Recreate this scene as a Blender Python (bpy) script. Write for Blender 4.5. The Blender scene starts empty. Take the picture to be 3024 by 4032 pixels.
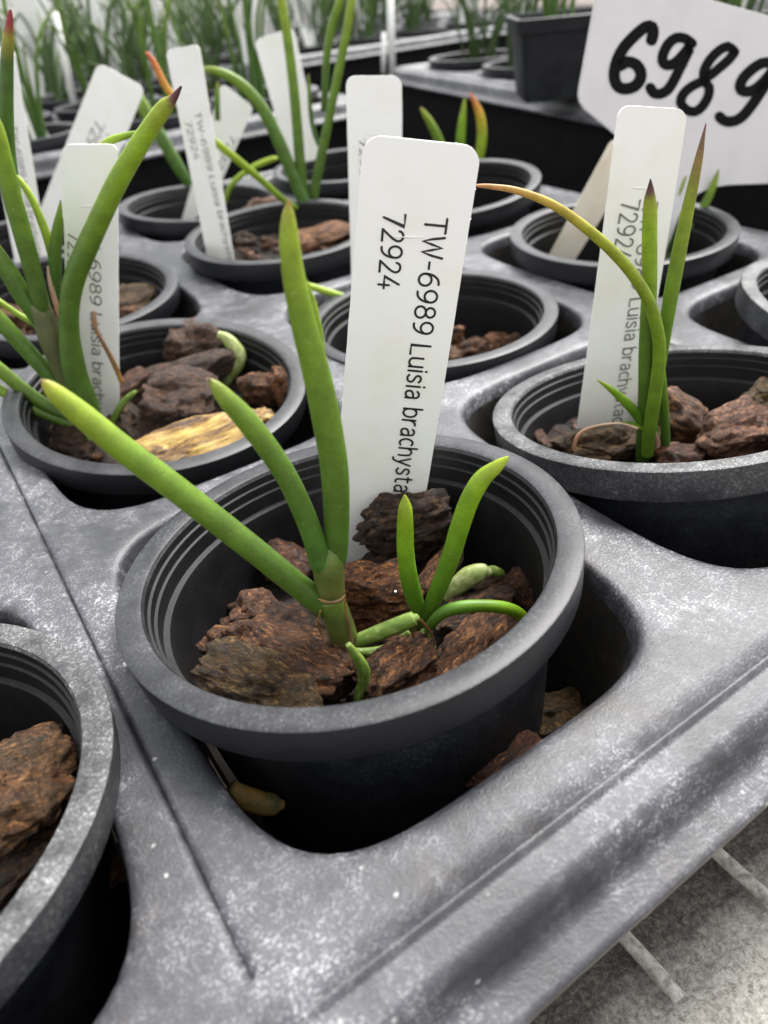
import bpy, bmesh, math, random
from mathutils import Vector, Matrix, noise as mnoise

# ------------------------------------------------------------------ scene, camera, light
# one Blender unit is one centimetre
S = bpy.context.scene
S.unit_settings.system = 'METRIC'
S.unit_settings.scale_length = 0.01
COL = S.collection
FPX, PIT, ROL, HC = 2841.315, 0.6381304, -0.0996319, 9.262392
ANG, GP, GA = 0.5328516, 9.8245238, 1.09924994
OX, OY = -0.7560469, 11.0448213
GV = GP * GA
c_, s_ = math.cos(PIT), math.sin(PIT)
FW = Vector((0, c_, -s_))
_U0, _X0 = Vector((0, s_, c_)), Vector((1, 0, 0))
CX = math.cos(ROL) * _X0 + math.sin(ROL) * _U0
CU = -math.sin(ROL) * _X0 + math.cos(ROL) * _U0
EYE = Vector((0, 0, HC))
KD = 3024 / 1659

cam = bpy.data.cameras.new('camera')
cam.sensor_fit = 'VERTICAL'
cam.sensor_height = 36.0
cam.sensor_width = 27.0
cam.lens = FPX / 4032 * 36
cam.clip_start = 0.1
cam.clip_end = 5000
cam.dof.use_dof = True
cam.dof.focus_distance = 14.6
cam.dof.aperture_fstop = 0.17
co = bpy.data.objects.new('camera', cam)
COL.objects.link(co)
m4 = Matrix((CX, CU, -FW)).transposed().to_4x4()
m4.translation = EYE
co.matrix_world = m4
S.camera = co

SUN_AZ, SUN_EL = math.radians(38), math.radians(56)   # azimuth clockwise from +Y
w = bpy.data.worlds.new('World')
S.world = w
w.use_nodes = True
nt = w.node_tree
nt.nodes.clear()
sky = nt.nodes.new('ShaderNodeTexSky')
sky.sky_type = 'NISHITA'
sky.sun_disc = False
sky.sun_elevation = SUN_EL
sky.sun_rotation = SUN_AZ
sky.dust_density = 3.0
sky.air_density = 1.0
hs = nt.nodes.new('ShaderNodeHueSaturation')
hs.inputs['Saturation'].default_value = 0.08
bg = nt.nodes.new('ShaderNodeBackground')
bg.inputs['Strength'].default_value = 0.15
wo = nt.nodes.new('ShaderNodeOutputWorld')
nt.links.new(sky.outputs[0], hs.inputs['Color'])
nt.links.new(hs.outputs[0], bg.inputs['Color'])
nt.links.new(bg.outputs[0], wo.inputs['Surface'])
sun = bpy.data.lights.new('sun', 'SUN')
sun.energy = 1.5
sun.angle = math.radians(22)
sun.color = (1.0, 0.96, 0.9)
so = bpy.data.objects.new('sun', sun)
COL.objects.link(so)
sd = Vector((math.sin(SUN_AZ) * math.cos(SUN_EL), math.cos(SUN_AZ) * math.cos(SUN_EL), math.sin(SUN_EL)))
so.rotation_euler = sd.to_track_quat('Z', 'Y').to_euler()
so.location = (60, 60, 150)
S.view_settings.view_transform = 'Standard'
S.view_settings.look = 'None'
S.view_settings.gamma = 1
S.view_settings.exposure = 1.68
S.view_settings.use_curve_mapping = False
S.cycles.max_bounces = 8

# ------------------------------------------------------------------ helpers
def ray(x, y):
    return FW + ((x * KD - 1512) / FPX) * CX - ((y * KD - 2016) / FPX) * CU

def at(x, y, z):
    d = ray(x, y)
    return EYE + d * ((z - HC) / d.z)

def on_plane(x, y, P0, n):
    d = ray(x, y)
    return EYE + d * ((P0 - EYE).dot(n) / d.dot(n))

def depth(P):
    return (Vector(P) - EYE).dot(FW)

UH = Vector((math.cos(ANG), math.sin(ANG), 0))
VH = Vector((-math.sin(ANG), math.cos(ANG), 0))
def uv(u, v, z=0.0):
    return Vector((OX, OY, z)) + u * UH + v * VH

def project(P):
    d = Vector(P) - EYE
    ww = d.dot(FW)
    return ((1512 + FPX * d.dot(CX) / ww) / KD, (2016 - FPX * d.dot(CU) / ww) / KD, ww)

def mesh_obj(name, verts, faces, mat, parent=None, smooth=True, uvs=None, mats=None, fmat=None):
    me = bpy.data.meshes.new(name)
    me.from_pydata([tuple(v) for v in verts], [], faces)
    if mats:
        for q in mats: me.materials.append(q)
        if fmat: me.polygons.foreach_set('material_index', fmat)
    elif mat:
        me.materials.append(mat)
    if smooth:
        me.polygons.foreach_set('use_smooth', [True] * len(me.polygons))
    if uvs:
        l = me.uv_layers.new(name='UVMap')
        for lp in me.loops:
            l.data[lp.index].uv = uvs[lp.vertex_index]
    me.update()
    o = bpy.data.objects.new(name, me)
    COL.objects.link(o)
    if parent: o.parent = parent
    return o

def tag(o, label, cat, group=None):
    o['label'] = label
    o['category'] = cat
    if group: o['group'] = group
    return o

def empty(name, loc=(0, 0, 0), rot=None):
    o = bpy.data.objects.new(name, None)
    COL.objects.link(o)
    o.location = loc
    o.empty_display_size = 0.5
    if rot is not None:
        o.rotation_mode = 'QUATERNION'
        o.rotation_quaternion = rot
    return o

def sharp(o, ang=35):
    me = o.data
    bm = bmesh.new(); bm.from_mesh(me)
    for e in bm.edges:
        if len(e.link_faces) == 2:
            e.smooth = e.calc_face_angle(0) < math.radians(ang)
    bm.to_mesh(me); bm.free()

# ------------------------------------------------------------------ materials
def newmat(name):
    m = bpy.data.materials.new(name)
    m.use_nodes = True
    return m, m.node_tree, m.node_tree.nodes['Principled BSDF']

def N(nt, t, **kw):
    n = nt.nodes.new(t)
    for k, v in kw.items():
        if k in n.inputs: n.inputs[k].default_value = v
        else: setattr(n, k, v)
    return n

def ramp(nt, src, stops, interp='LINEAR'):
    r = nt.nodes.new('ShaderNodeValToRGB')
    r.color_ramp.interpolation = interp
    e = r.color_ramp.elements
    while len(e) < len(stops): e.new(0.5)
    for q, (pos, colr) in zip(e, stops):
        q.position = pos
        q.color = (colr, colr, colr, 1) if isinstance(colr, (int, float)) else (*colr, 1)
    nt.links.new(src, r.inputs[0])
    return r

def noise_tex(nt, scale, detail=4, rough=.55, vec=None, dist=0.0):
    n = nt.nodes.new('ShaderNodeTexNoise')
    n.inputs['Scale'].default_value = scale
    n.inputs['Detail'].default_value = detail
    n.inputs['Roughness'].default_value = rough
    n.inputs['Distortion'].default_value = dist
    if vec: nt.links.new(vec, n.inputs['Vector'])
    return n

def coords(nt, kind='Object', scale=None, rot=None):
    t = nt.nodes.new('ShaderNodeTexCoord')
    if scale is None and rot is None: return t.outputs[kind]
    mp = nt.nodes.new('ShaderNodeMapping')
    if scale: mp.inputs['Scale'].default_value = scale
    if rot: mp.inputs['Rotation'].default_value = rot
    nt.links.new(t.outputs[kind], mp.inputs['Vector'])
    return mp.outputs[0]

def math_n(nt, op, a, b=None, clamp=False):
    n = nt.nodes.new('ShaderNodeMath'); n.operation = op; n.use_clamp = clamp
    for i, q in enumerate((a, b)):
        if q is None: continue
        if isinstance(q, (int, float)): n.inputs[i].default_value = q
        else: nt.links.new(q, n.inputs[i])
    return n.outputs[0]

def mixc(nt, f, a, b):
    n = nt.nodes.new('ShaderNodeMix'); n.data_type = 'RGBA'
    if isinstance(f, (int, float)): n.inputs[0].default_value = f
    else: nt.links.new(f, n.inputs[0])
    for i, q in ((6, a), (7, b)):
        if isinstance(q, (tuple, list)): n.inputs[i].default_value = (*q, 1)
        else: nt.links.new(q, n.inputs[i])
    return n.outputs[2]

def bump(nt, bs, h, strength=.3, dist=.05):
    b = nt.nodes.new('ShaderNodeBump')
    b.inputs['Strength'].default_value = strength
    b.inputs['Distance'].default_value = dist
    nt.links.new(h, b.inputs['Height'])
    nt.links.new(b.outputs[0], bs.inputs['Normal'])

def pot_material(name, base, dust, amount, rough=.5, spec=.5, side=.3):
    m, nt, bs = newmat(name)
    v = coords(nt)
    a = noise_tex(nt, 1.3, 5, .65, v)
    b = noise_tex(nt, 17, 8, .8, v, .8)
    patch = ramp(nt, a.outputs['Fac'], [(.36, .15), (.62, 1)])
    fine = ramp(nt, b.outputs['Fac'], [(.50, 0), (.63, 1)])
    f = math_n(nt, 'MULTIPLY', patch.outputs[0], fine.outputs[0])
    f = math_n(nt, 'MULTIPLY', f, amount, True)
    # thin haze of limescale everywhere plus speckles
    f2 = math_n(nt, 'ADD', f, math_n(nt, 'MULTIPLY', patch.outputs[0], amount * .16), True)
    geo = nt.nodes.new('ShaderNodeNewGeometry')
    sepn = nt.nodes.new('ShaderNodeSeparateXYZ')
    nt.links.new(geo.outputs['True Normal'], sepn.inputs[0])
    upf = ramp(nt, sepn.outputs['Z'], [(.15, side), (.75, 1)])
    f2 = math_n(nt, 'MULTIPLY', f2, upf.outputs[0])
    c = mixc(nt, f2, base, dust)
    nt.links.new(c, bs.inputs['Base Color'])
    r = ramp(nt, f2, [(0, rough), (1, .85)])
    nt.links.new(r.outputs[0], bs.inputs['Roughness'])
    bs.inputs['Specular IOR Level'].default_value = spec
    bump(nt, bs, b.outputs['Fac'], .25, .02)
    return m

M_RIM = pot_material('rim_plastic', (.0095, .010, .012), (.21, .215, .23), .42, .38, .42, .12)
M_RIM_DUSTY = pot_material('dusty_rim_plastic', (.015, .016, .018), (.46, .46, .46), .80, .5, .36, .35)
M_POT = pot_material('pot_plastic', (.0045, .005, .007), (.14, .15, .16), .20, .45, .3, 1.0)
M_POTIN = pot_material('pot_inner_plastic', (.0036, .0036, .004), (.16, .16, .16), .14, .5, .25, .6)

def tray_material():
    m, nt, bs = newmat('tray_plastic')
    v = coords(nt)
    big = noise_tex(nt, .30, 3, .55, v, .3)
    mid = noise_tex(nt, 1.5, 5, .65, v, .4)
    fine = noise_tex(nt, 19, 5, .65, v, .2)
    fine2 = noise_tex(nt, 6, 6, .75, v, .4)
    area = math_n(nt, 'ADD', math_n(nt, 'MULTIPLY', big.outputs['Fac'], .6), math_n(nt, 'MULTIPLY', mid.outputs['Fac'], .4))
    ar = ramp(nt, area, [(.44, .03), (.54, .35), (.64, 1)])
    grain = math_n(nt, 'ADD', math_n(nt, 'MULTIPLY', fine.outputs['Fac'], .6), math_n(nt, 'MULTIPLY', fine2.outputs['Fac'], .4))
    fr = ramp(nt, grain, [(.505, 0), (.585, 1)])
    sp = math_n(nt, 'MULTIPLY', ar.outputs[0], fr.outputs[0])
    film = ramp(nt, area, [(.40, (.028, .029, .034)), (.52, (.054, .055, .064)), (.64, (.10, .10, .113))])
    c = mixc(nt, math_n(nt, 'MULTIPLY', sp, .85), film.outputs[0], (.52, .52, .53))
    spots = nt.nodes.new('ShaderNodeTexVoronoi'); spots.inputs['Scale'].default_value = 2.6
    nt.links.new(v, spots.inputs['Vector'])
    dn = noise_tex(nt, .8, 2, .5, v)
    dist = math_n(nt, 'ADD', spots.outputs['Distance'], math_n(nt, 'MULTIPLY', math_n(nt, 'SUBTRACT', fine2.outputs['Fac'], .5), .25))
    dr = ramp(nt, dist, [(.05, 1), (.12, 0)])
    dm = ramp(nt, dn.outputs['Fac'], [(.55, 0), (.6, 1)])
    c = mixc(nt, math_n(nt, 'MULTIPLY', math_n(nt, 'MULTIPLY', dr.outputs[0], dm.outputs[0]), .6), c, (.6, .59, .56))
    bn = noise_tex(nt, .55, 3, .6, coords(nt, 'Object', (1, 1, 1), (0, 0, 1.1)))
    br = ramp(nt, bn.outputs['Fac'], [(.58, 0), (.72, .55)])
    c = mixc(nt, br.outputs[0], c, (.035, .028, .022))
    nt.links.new(c, bs.inputs['Base Color'])
    rr = ramp(nt, sp, [(0, .36), (1, .7)])
    nt.links.new(rr.outputs[0], bs.inputs['Roughness'])
    h = math_n(nt, 'ADD', math_n(nt, 'MULTIPLY', grain, .7), math_n(nt, 'MULTIPLY', mid.outputs['Fac'], .4))
    bump(nt, bs, h, .75, .045)
    return m
M_TRAY = tray_material()

def tag_material(name, colr, stain):
    m, nt, bs = newmat(name)
    v = coords(nt)
    a = noise_tex(nt, .7, 4, .6, v)
    b = noise_tex(nt, 14, 3, .6, v)
    r1 = ramp(nt, a.outputs['Fac'], [(.45, 0), (.72, .7)])
    c = mixc(nt, r1.outputs[0], colr, stain)
    sp = ramp(nt, b.outputs['Fac'], [(.76, 0), (.80, .35)])
    c = mixc(nt, sp.outputs[0], c, (.35, .34, .3))
    nt.links.new(c, bs.inputs['Base Color'])
    bs.inputs['Roughness'].default_value = .38
    bs.inputs['Subsurface Weight'].default_value = .1
    bs.inputs['Subsurface Radius'].default_value = (.2, .2, .2)
    bump(nt, bs, b.outputs['Fac'], .06, .02)
    return m
M_TAG = tag_material('white_tag_plastic', (.82, .815, .795), (.76, .75, .64))
M_CREAM = tag_material('cream_tag_plastic', (.70, .66, .55), (.6, .54, .4))
M_SIGN = tag_material('sign_plastic', (.62, .60, .60), (.56, .54, .54))

def ink(name, c, rough=.5):
    m, nt, bs = newmat(name)
    n = noise_tex(nt, 6, 3, .6, coords(nt))
    r = ramp(nt, n.outputs['Fac'], [(.3, c), (.8, tuple(q * 1.5 + .001 for q in c))])
    nt.links.new(r.outputs[0], bs.inputs['Base Color'])
    bs.inputs['Roughness'].default_value = rough
    return m
M_INK = ink('black_ink', (.010, .007, .009))
M_FADE = ink('faded_ink', (.16, .155, .15))
M_MARK = ink('marker_ink', (.0025, .0022, .003), .7)
M_MARK.node_tree.nodes['Principled BSDF'].inputs['Specular IOR Level'].default_value = .12

def leaf_material(name, stops, sss=.12):
    m, nt, bs = newmat(name)
    uvn = nt.nodes.new('ShaderNodeUVMap')
    sep = nt.nodes.new('ShaderNodeSeparateXYZ')
    nt.links.new(uvn.outputs[0], sep.inputs[0])
    v = coords(nt)
    n1 = noise_tex(nt, 1.4, 4, .6, v)
    n2 = noise_tex(nt, 22, 4, .6, v)
    f = math_n(nt, 'ADD', sep.outputs['Y'], math_n(nt, 'MULTIPLY', math_n(nt, 'SUBTRACT', n1.outputs['Fac'], .5), .05))
    r = ramp(nt, f, stops)
    sp = ramp(nt, n2.outputs['Fac'], [(.3, .82), (.7, 1.12)])
    mul = nt.nodes.new('ShaderNodeMix'); mul.data_type = 'RGBA'; mul.blend_type = 'MULTIPLY'
    mul.inputs[0].default_value = 1
    nt.links.new(r.outputs[0], mul.inputs[6]); nt.links.new(sp.outputs[0], mul.inputs[7])
    n3 = noise_tex(nt, 2.6, 3, .5, v)
    n4 = noise_tex(nt, 11, 2, .5, v)
    pat = ramp(nt, n3.outputs['Fac'], [(.35, .84), (.65, 1.14)])
    m2 = nt.nodes.new('ShaderNodeMix'); m2.data_type = 'RGBA'; m2.blend_type = 'MULTIPLY'
    m2.inputs[0].default_value = 1
    nt.links.new(mul.outputs[2], m2.inputs[6]); nt.links.new(pat.outputs[0], m2.inputs[7])
    scar = ramp(nt, n4.outputs['Fac'], [(.73, 0), (.76, .45)])
    cc = mixc(nt, scar.outputs[0], m2.outputs[2], (.30, .33, .20))
    nt.links.new(cc, bs.inputs['Base Color'])
    bs.inputs['Roughness'].default_value = .45
    bs.inputs['Specular IOR Level'].default_value = .35
    bs.inputs['Subsurface Weight'].default_value = sss
    bs.inputs['Subsurface Radius'].default_value = (.15, .25, .05)
    bump(nt, bs, n2.outputs['Fac'], .12, .02)
    return m
G0, G1, G2, YG = (.045, .092, .012), (.069, .135, .012), (.120, .205, .012), (.21, .28, .015)
L_MAIN = leaf_material('green_leaf', [(0, G0), (.35, G1), (.75, G2), (.95, YG), (.985, (.26, .28, .02)), (1, (.25, .10, .04))])
L_DARK = leaf_material('dark_green_leaf', [(0, (.04, .10, .014)), (.6, G1), (.88, G2), (.975, (.19, .24, .03)), (1, (.10, .05, .03))])
L_BRIGHT = leaf_material('bright_green_leaf', [(0, (.055, .13, .010)), (.35, (.085, .19, .009)), (.8, (.17, .30, .010)), (1, (.28, .34, .025))])
L_PURPLE = leaf_material('purple_tip_leaf', [(0, G0), (.5, G1), (.85, (.22, .34, .015)), (.945, (.22, .26, .02)), (.97, (.10, .03, .03)), (1, (.05, .015, .02))])
L_RED = leaf_material('red_tip_leaf', [(0, G0), (.6, (.06, .13, .015)), (.85, (.05, .10, .015)), (.93, (.22, .20, .02)), (.96, (.22, .03, .03)), (1, (.20, .02, .03))])
L_B2 = leaf_material('slender_leaf', [(0, G1), (.5, (.11, .20, .014)), (.8, (.20, .25, .02)), (.92, (.20, .13, .04)), (1, (.16, .05, .06))])
L_ORANGE = leaf_material('orange_leaf', [(0, (.08, .16, .011)), (.45, (.14, .22, .011)), (.68, (.24, .27, .014)), (.86, (.40, .26, .045)), (1, (.42, .20, .08))])
L_ORTIP = leaf_material('orange_tip_leaf', [(0, (.12, .22, .012)), (.6, (.24, .32, .015)), (.76, (.42, .30, .02)), (.9, (.50, .20, .04)), (1, (.5, .1, .05))])
L_YELLOW = leaf_material('yellow_green_leaf', [(0, (.16, .27, .02)), (1, (.30, .40, .03))])
L_DRY = leaf_material('dried_leaf', [(0, (.24, .12, .03)), (.5, (.12, .07, .03)), (1, (.36, .20, .11))], .02)
L_PINKDRY = leaf_material('dried_pink_root', [(0, (.42, .20, .12)), (1, (.5, .38, .25))], .02)
L_STEM = leaf_material('stem_sheath', [(0, (.095, .085, .025)), (.4, (.085, .105, .020)), (.7, (.075, .095, .020)), (1, (.085, .135, .018))], .04)
L_SHEATHA = leaf_material('olive_sheath', [(0, (.05, .07, .014)), (.6, (.075, .085, .03)), (1, (.11, .12, .05))], .04)
L_FAR = leaf_material('far_leaf', [(0, (.03, .055, .012)), (1, (.05, .10, .016))], .0)
L_FARPALE = leaf_material('pale_far_leaf', [(0, (.07, .085, .02)), (1, (.06, .11, .025))], .0)

def root_material(name, stops):
    m, nt, bs = newmat(name)
    uvn = nt.nodes.new('ShaderNodeUVMap')
    mp = nt.nodes.new('ShaderNodeMapping'); mp.inputs['Scale'].default_value = (9, 5, 1)
    nt.links.new(uvn.outputs[0], mp.inputs['Vector'])
    a = noise_tex(nt, 1.0, 5, .65, mp.outputs[0], .6)
    b = noise_tex(nt, 7, 5, .7, coords(nt))
    f = math_n(nt, 'ADD', math_n(nt, 'MULTIPLY', a.outputs['Fac'], .6), math_n(nt, 'MULTIPLY', b.outputs['Fac'], .4))
    r = ramp(nt, f, stops)
    nt.links.new(r.outputs[0], bs.inputs['Base Color'])
    bs.inputs['Roughness'].default_value = .55
    bump(nt, bs, f, .35, .05)
    return m
M_ROOT = root_material('green_root', [(.38, (.075, .14, .015)), (.52, (.13, .21, .025)), (.60, (.24, .30, .08)), (.68, (.50, .52, .34))])
M_ROOTPALE = root_material('pale_root', [(.36, (.13, .19, .035)), (.5, (.25, .30, .09)), (.62, (.48, .48, .26))])

def bark_material(name, dark, mid, light, accent, moss=0.0):
    m, nt, bs = newmat(name)
    v = coords(nt, 'Object', (1.3, 3.2, 3.2))
    v0 = coords(nt)
    a = noise_tex(nt, 2.4, 9, .72, v, .9)
    b = noise_tex(nt, 1.6, 5, .6, v0, .4)
    cr = noise_tex(nt, 3.0, 7, .65, v, 1.2)
    fine = noise_tex(nt, 20, 5, .75, v0)
    r = ramp(nt, a.outputs['Fac'], [(.36, dark), (.45, mid), (.54, light), (.64, accent)])
    r2 = ramp(nt, b.outputs['Fac'], [(.42, 0), (.62, .6)])
    c = mixc(nt, r2.outputs[0], r.outputs[0], tuple(.55 * p + .45 * q for p, q in zip(mid, light)))
    ridge = math_n(nt, 'ABSOLUTE', math_n(nt, 'SUBTRACT', cr.outputs['Fac'], .5))
    crk = ramp(nt, ridge, [(.0, 0), (.012, .5), (.03, 1)])
    c = mixc(nt, crk.outputs[0], dark, c)
    spr = ramp(nt, fine.outputs['Fac'], [(.58, 0), (.70, .75)])
    c = mixc(nt, spr.outputs[0], c, accent)
    if moss:
        q = noise_tex(nt, 1.6, 4, .6, coords(nt, 'Object', (1, 1, 1), (1, .4, .2)))
        qr = ramp(nt, q.outputs['Fac'], [(.42, 0), (.60, moss)])
        c = mixc(nt, qr.outputs[0], c, (.060, .048, .010))
    nt.links.new(c, bs.inputs['Base Color'])
    bs.inputs['Roughness'].default_value = .52
    h = math_n(nt, 'ADD', math_n(nt, 'MULTIPLY', a.outputs['Fac'], 1.0), math_n(nt, 'MULTIPLY', crk.outputs[0], .35))
    h = math_n(nt, 'ADD', h, math_n(nt, 'MULTIPLY', fine.outputs['Fac'], .25))
    bump(nt, bs, h, 1.0, .16)
    return m
B_BROWN = bark_material('brown_bark', (0.0043, 0.0018, 0.0008), (0.0404, 0.0141, 0.0047), (0.1677, 0.0618, 0.0178), (0.4957, 0.2257, 0.0713))
B_DARK = bark_material('dark_bark', (0.0032, 0.0016, 0.0008), (0.0190, 0.0083, 0.0036), (0.0656, 0.0297, 0.0124), (0.2187, 0.1069, 0.0401))
B_RED = bark_material('reddish_bark', (0.0043, 0.0016, 0.0008), (0.0356, 0.0117, 0.0051), (0.1166, 0.0392, 0.0151), (0.3208, 0.1307, 0.0490))
B_ORANGE = bark_material('orange_bark', (0.0054, 0.0019, 0.0008), (0.0653, 0.0194, 0.0051), (0.2479, 0.0856, 0.0196), (0.5832, 0.2732, 0.0802))
B_OLIVE = bark_material('mossy_bark', (0.0054, 0.0026, 0.0010), (0.0428, 0.0194, 0.0058), (0.1239, 0.0594, 0.0161), (0.3937, 0.2257, 0.0713), .4)
B_PINK = bark_material('pinkish_bark', (0.0108, 0.0044, 0.0023), (0.0832, 0.0329, 0.0160), (0.2333, 0.1010, 0.0500), (0.5249, 0.2732, 0.1381))
B_PURPLE = bark_material('purplish_bark', (0.0043, 0.0019, 0.0011), (0.0285, 0.0121, 0.0058), (0.0905, 0.0404, 0.0188), (0.2916, 0.1366, 0.0579))
B_FIBRE = bark_material('fibrous_bark', (0.0043, 0.0018, 0.0008), (0.0451, 0.0174, 0.0051), (0.1677, 0.0666, 0.0188), (0.5249, 0.2495, 0.0802), .3)
def yellow_bark():
    m, nt, bs = newmat('yellow_bark')
    v = coords(nt, 'Object', (.45, 2.6, 2.6))
    a = noise_tex(nt, 1.5, 6, .6, v, .5)
    f = noise_tex(nt, 18, 4, .7, coords(nt))
    q = math_n(nt, 'ADD', math_n(nt, 'MULTIPLY', a.outputs['Fac'], .8), math_n(nt, 'MULTIPLY', f.outputs['Fac'], .2))
    r = ramp(nt, q, [(.38, (.025, .011, .004)), (.46, (.11, .052, .012)), (.53, (.27, .16, .035)), (.62, (.45, .32, .09))])
    nt.links.new(r.outputs[0], bs.inputs['Base Color'])
    bs.inputs['Roughness'].default_value = .6
    bump(nt, bs, q, .5, .06)
    return m
B_YELLOW = yellow_bark()

def simple(name, stops, scale, rough, bstr=.2, metal=0.0, vec=None):
    m, nt, bs = newmat(name)
    v = coords(nt, 'Object', vec) if vec else coords(nt)
    a = noise_tex(nt, scale, 6, .65, v, .3)
    r = ramp(nt, a.outputs['Fac'], stops)
    nt.links.new(r.outputs[0], bs.inputs['Base Color'])
    bs.inputs['Roughness'].default_value = rough
    bs.inputs['Metallic'].default_value = metal
    bump(nt, bs, a.outputs['Fac'], bstr, .05)
    return m
M_MULCH = simple('mulch', [(.40, (.003, .002, .0015)), (.56, (.016, .009, .006)), (.72, (.06, .035, .02))], 4.0, .9, 1.0)
M_DIRT = simple('pocket_dirt', [(.35, (.008, .007, .006)), (.6, (.022, .018, .012)), (.75, (.085, .07, .035))], 1.5, .9, .8)
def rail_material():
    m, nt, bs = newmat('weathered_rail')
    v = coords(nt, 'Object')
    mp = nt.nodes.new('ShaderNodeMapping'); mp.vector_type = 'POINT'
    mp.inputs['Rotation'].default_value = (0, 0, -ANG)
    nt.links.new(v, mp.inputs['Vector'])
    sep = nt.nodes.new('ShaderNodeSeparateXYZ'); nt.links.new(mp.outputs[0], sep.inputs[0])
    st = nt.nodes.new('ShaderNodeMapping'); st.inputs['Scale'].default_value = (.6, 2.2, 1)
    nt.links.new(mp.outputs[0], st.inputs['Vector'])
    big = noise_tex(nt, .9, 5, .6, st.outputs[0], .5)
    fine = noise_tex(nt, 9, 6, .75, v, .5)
    # the inner half of the rail is darker, with a ragged edge
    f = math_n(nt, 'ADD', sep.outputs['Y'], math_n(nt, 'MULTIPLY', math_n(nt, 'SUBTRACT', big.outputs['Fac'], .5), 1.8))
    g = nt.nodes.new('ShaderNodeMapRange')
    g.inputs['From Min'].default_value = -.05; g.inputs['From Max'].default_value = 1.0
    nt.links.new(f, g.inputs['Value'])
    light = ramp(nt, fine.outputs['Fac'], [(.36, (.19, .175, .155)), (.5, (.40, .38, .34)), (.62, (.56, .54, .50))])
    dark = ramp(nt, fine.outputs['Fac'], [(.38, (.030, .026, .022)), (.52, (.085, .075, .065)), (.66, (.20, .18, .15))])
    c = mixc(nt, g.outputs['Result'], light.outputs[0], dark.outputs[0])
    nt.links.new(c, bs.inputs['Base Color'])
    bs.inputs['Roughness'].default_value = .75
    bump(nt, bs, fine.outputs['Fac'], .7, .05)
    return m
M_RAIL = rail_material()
M_WIRE = simple('galvanised_wire', [(.34, (.13, .115, .10)), (.5, (.30, .28, .25)), (.66, (.45, .43, .39))], 5, .6, .5)
M_GROUND = simple('gravel_ground', [(.3, (.03, .022, .016)), (.55, (.12, .09, .07)), (.72, (.30, .24, .2))], .35, .9, 1.0)
M_FLAKE = simple('white_flake', [(.3, (.75, .75, .75)), (.7, (.85, .85, .85))], 2, .6)

# ------------------------------------------------------------------ ground and bench
def grid_sheet(name, x0, x1, y0, y1, z, mat):
    return mesh_obj(name, [(x0, y0, z), (x1, y0, z), (x1, y1, z), (x0, y1, z)], [(0, 1, 2, 3)], mat, smooth=False)
g = grid_sheet('ground', -3000, 3000, -3000, 3000, -78, M_GROUND)
g['kind'] = 'structure'

def tube_mesh(pts, radii, sides=10, flat=1.0, cap=True, close_tip=False, upv=None):
    """pts: list of Vector; radii per point"""
    V, F, UVs = [], [], []
    n = len(pts)
    L = [0]
    for i in range(1, n): L.append(L[-1] + (pts[i] - pts[i - 1]).length)
    tot = L[-1] or 1
    nrm = None
    for i in range(n):
        t = (pts[min(i + 1, n - 1)] - pts[max(i - 1, 0)]).normalized()
        if nrm is None:
            a = upv if upv is not None else (EYE - pts[i])
            nrm = (a - t * a.dot(t)).normalized()
        else:
            nrm = (nrm - t * nrm.dot(t)).normalized()
        bn = t.cross(nrm)
        for k in range(sides):
            an = 2 * math.pi * k / sides
            V.append(pts[i] + radii[i] * (math.cos(an) * bn + math.sin(an) * nrm * flat))
            UVs.append((k / sides, L[i] / tot))
    for i in range(n - 1):
        for k in range(sides):
            a, b = i * sides + k, i * sides + (k + 1) % sides
            F.append((a, b, b + sides, a + sides))
    if cap:
        F.append(tuple(range(sides - 1, -1, -1)))
        F.append(tuple((n - 1) * sides + k for k in range(sides)))
    return V, F, UVs

def catmull(P, m=8):
    out = []
    n = len(P)
    for i in range(n - 1):
        p0, p1, p2, p3 = P[max(i - 1, 0)], P[i], P[i + 1], P[min(i + 2, n - 1)]
        for k in range(m):
            t = k / m
            out.append(0.5 * ((2 * p1) + (p2 - p0) * t + (2 * p0 - 5 * p1 + 4 * p2 - p3) * t * t + (3 * p1 - p0 - 3 * p2 + p3) * t ** 3))
    out.append(P[-1].copy())
    return out

def lerp_list(vals, m=8):
    P = [Vector((v, 0, 0)) for v in vals]
    return [max(q.x, 0.001) for q in catmull(P, m)]

BZ = -7.35
bench = empty('wire_bench', uv(0, -7.7, BZ))
tag(bench, 'weathered metal bench edge with welded wires below the black tray', 'bench')
def world_child(o, par):
    """parent without moving"""
    o.parent = par
    o.matrix_parent_inverse = Matrix.Translation(par.location).inverted() if par.rotation_mode != 'QUATERNION' else (Matrix.Translation(par.location) @ par.rotation_quaternion.to_matrix().to_4x4()).inverted()
    return o
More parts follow.
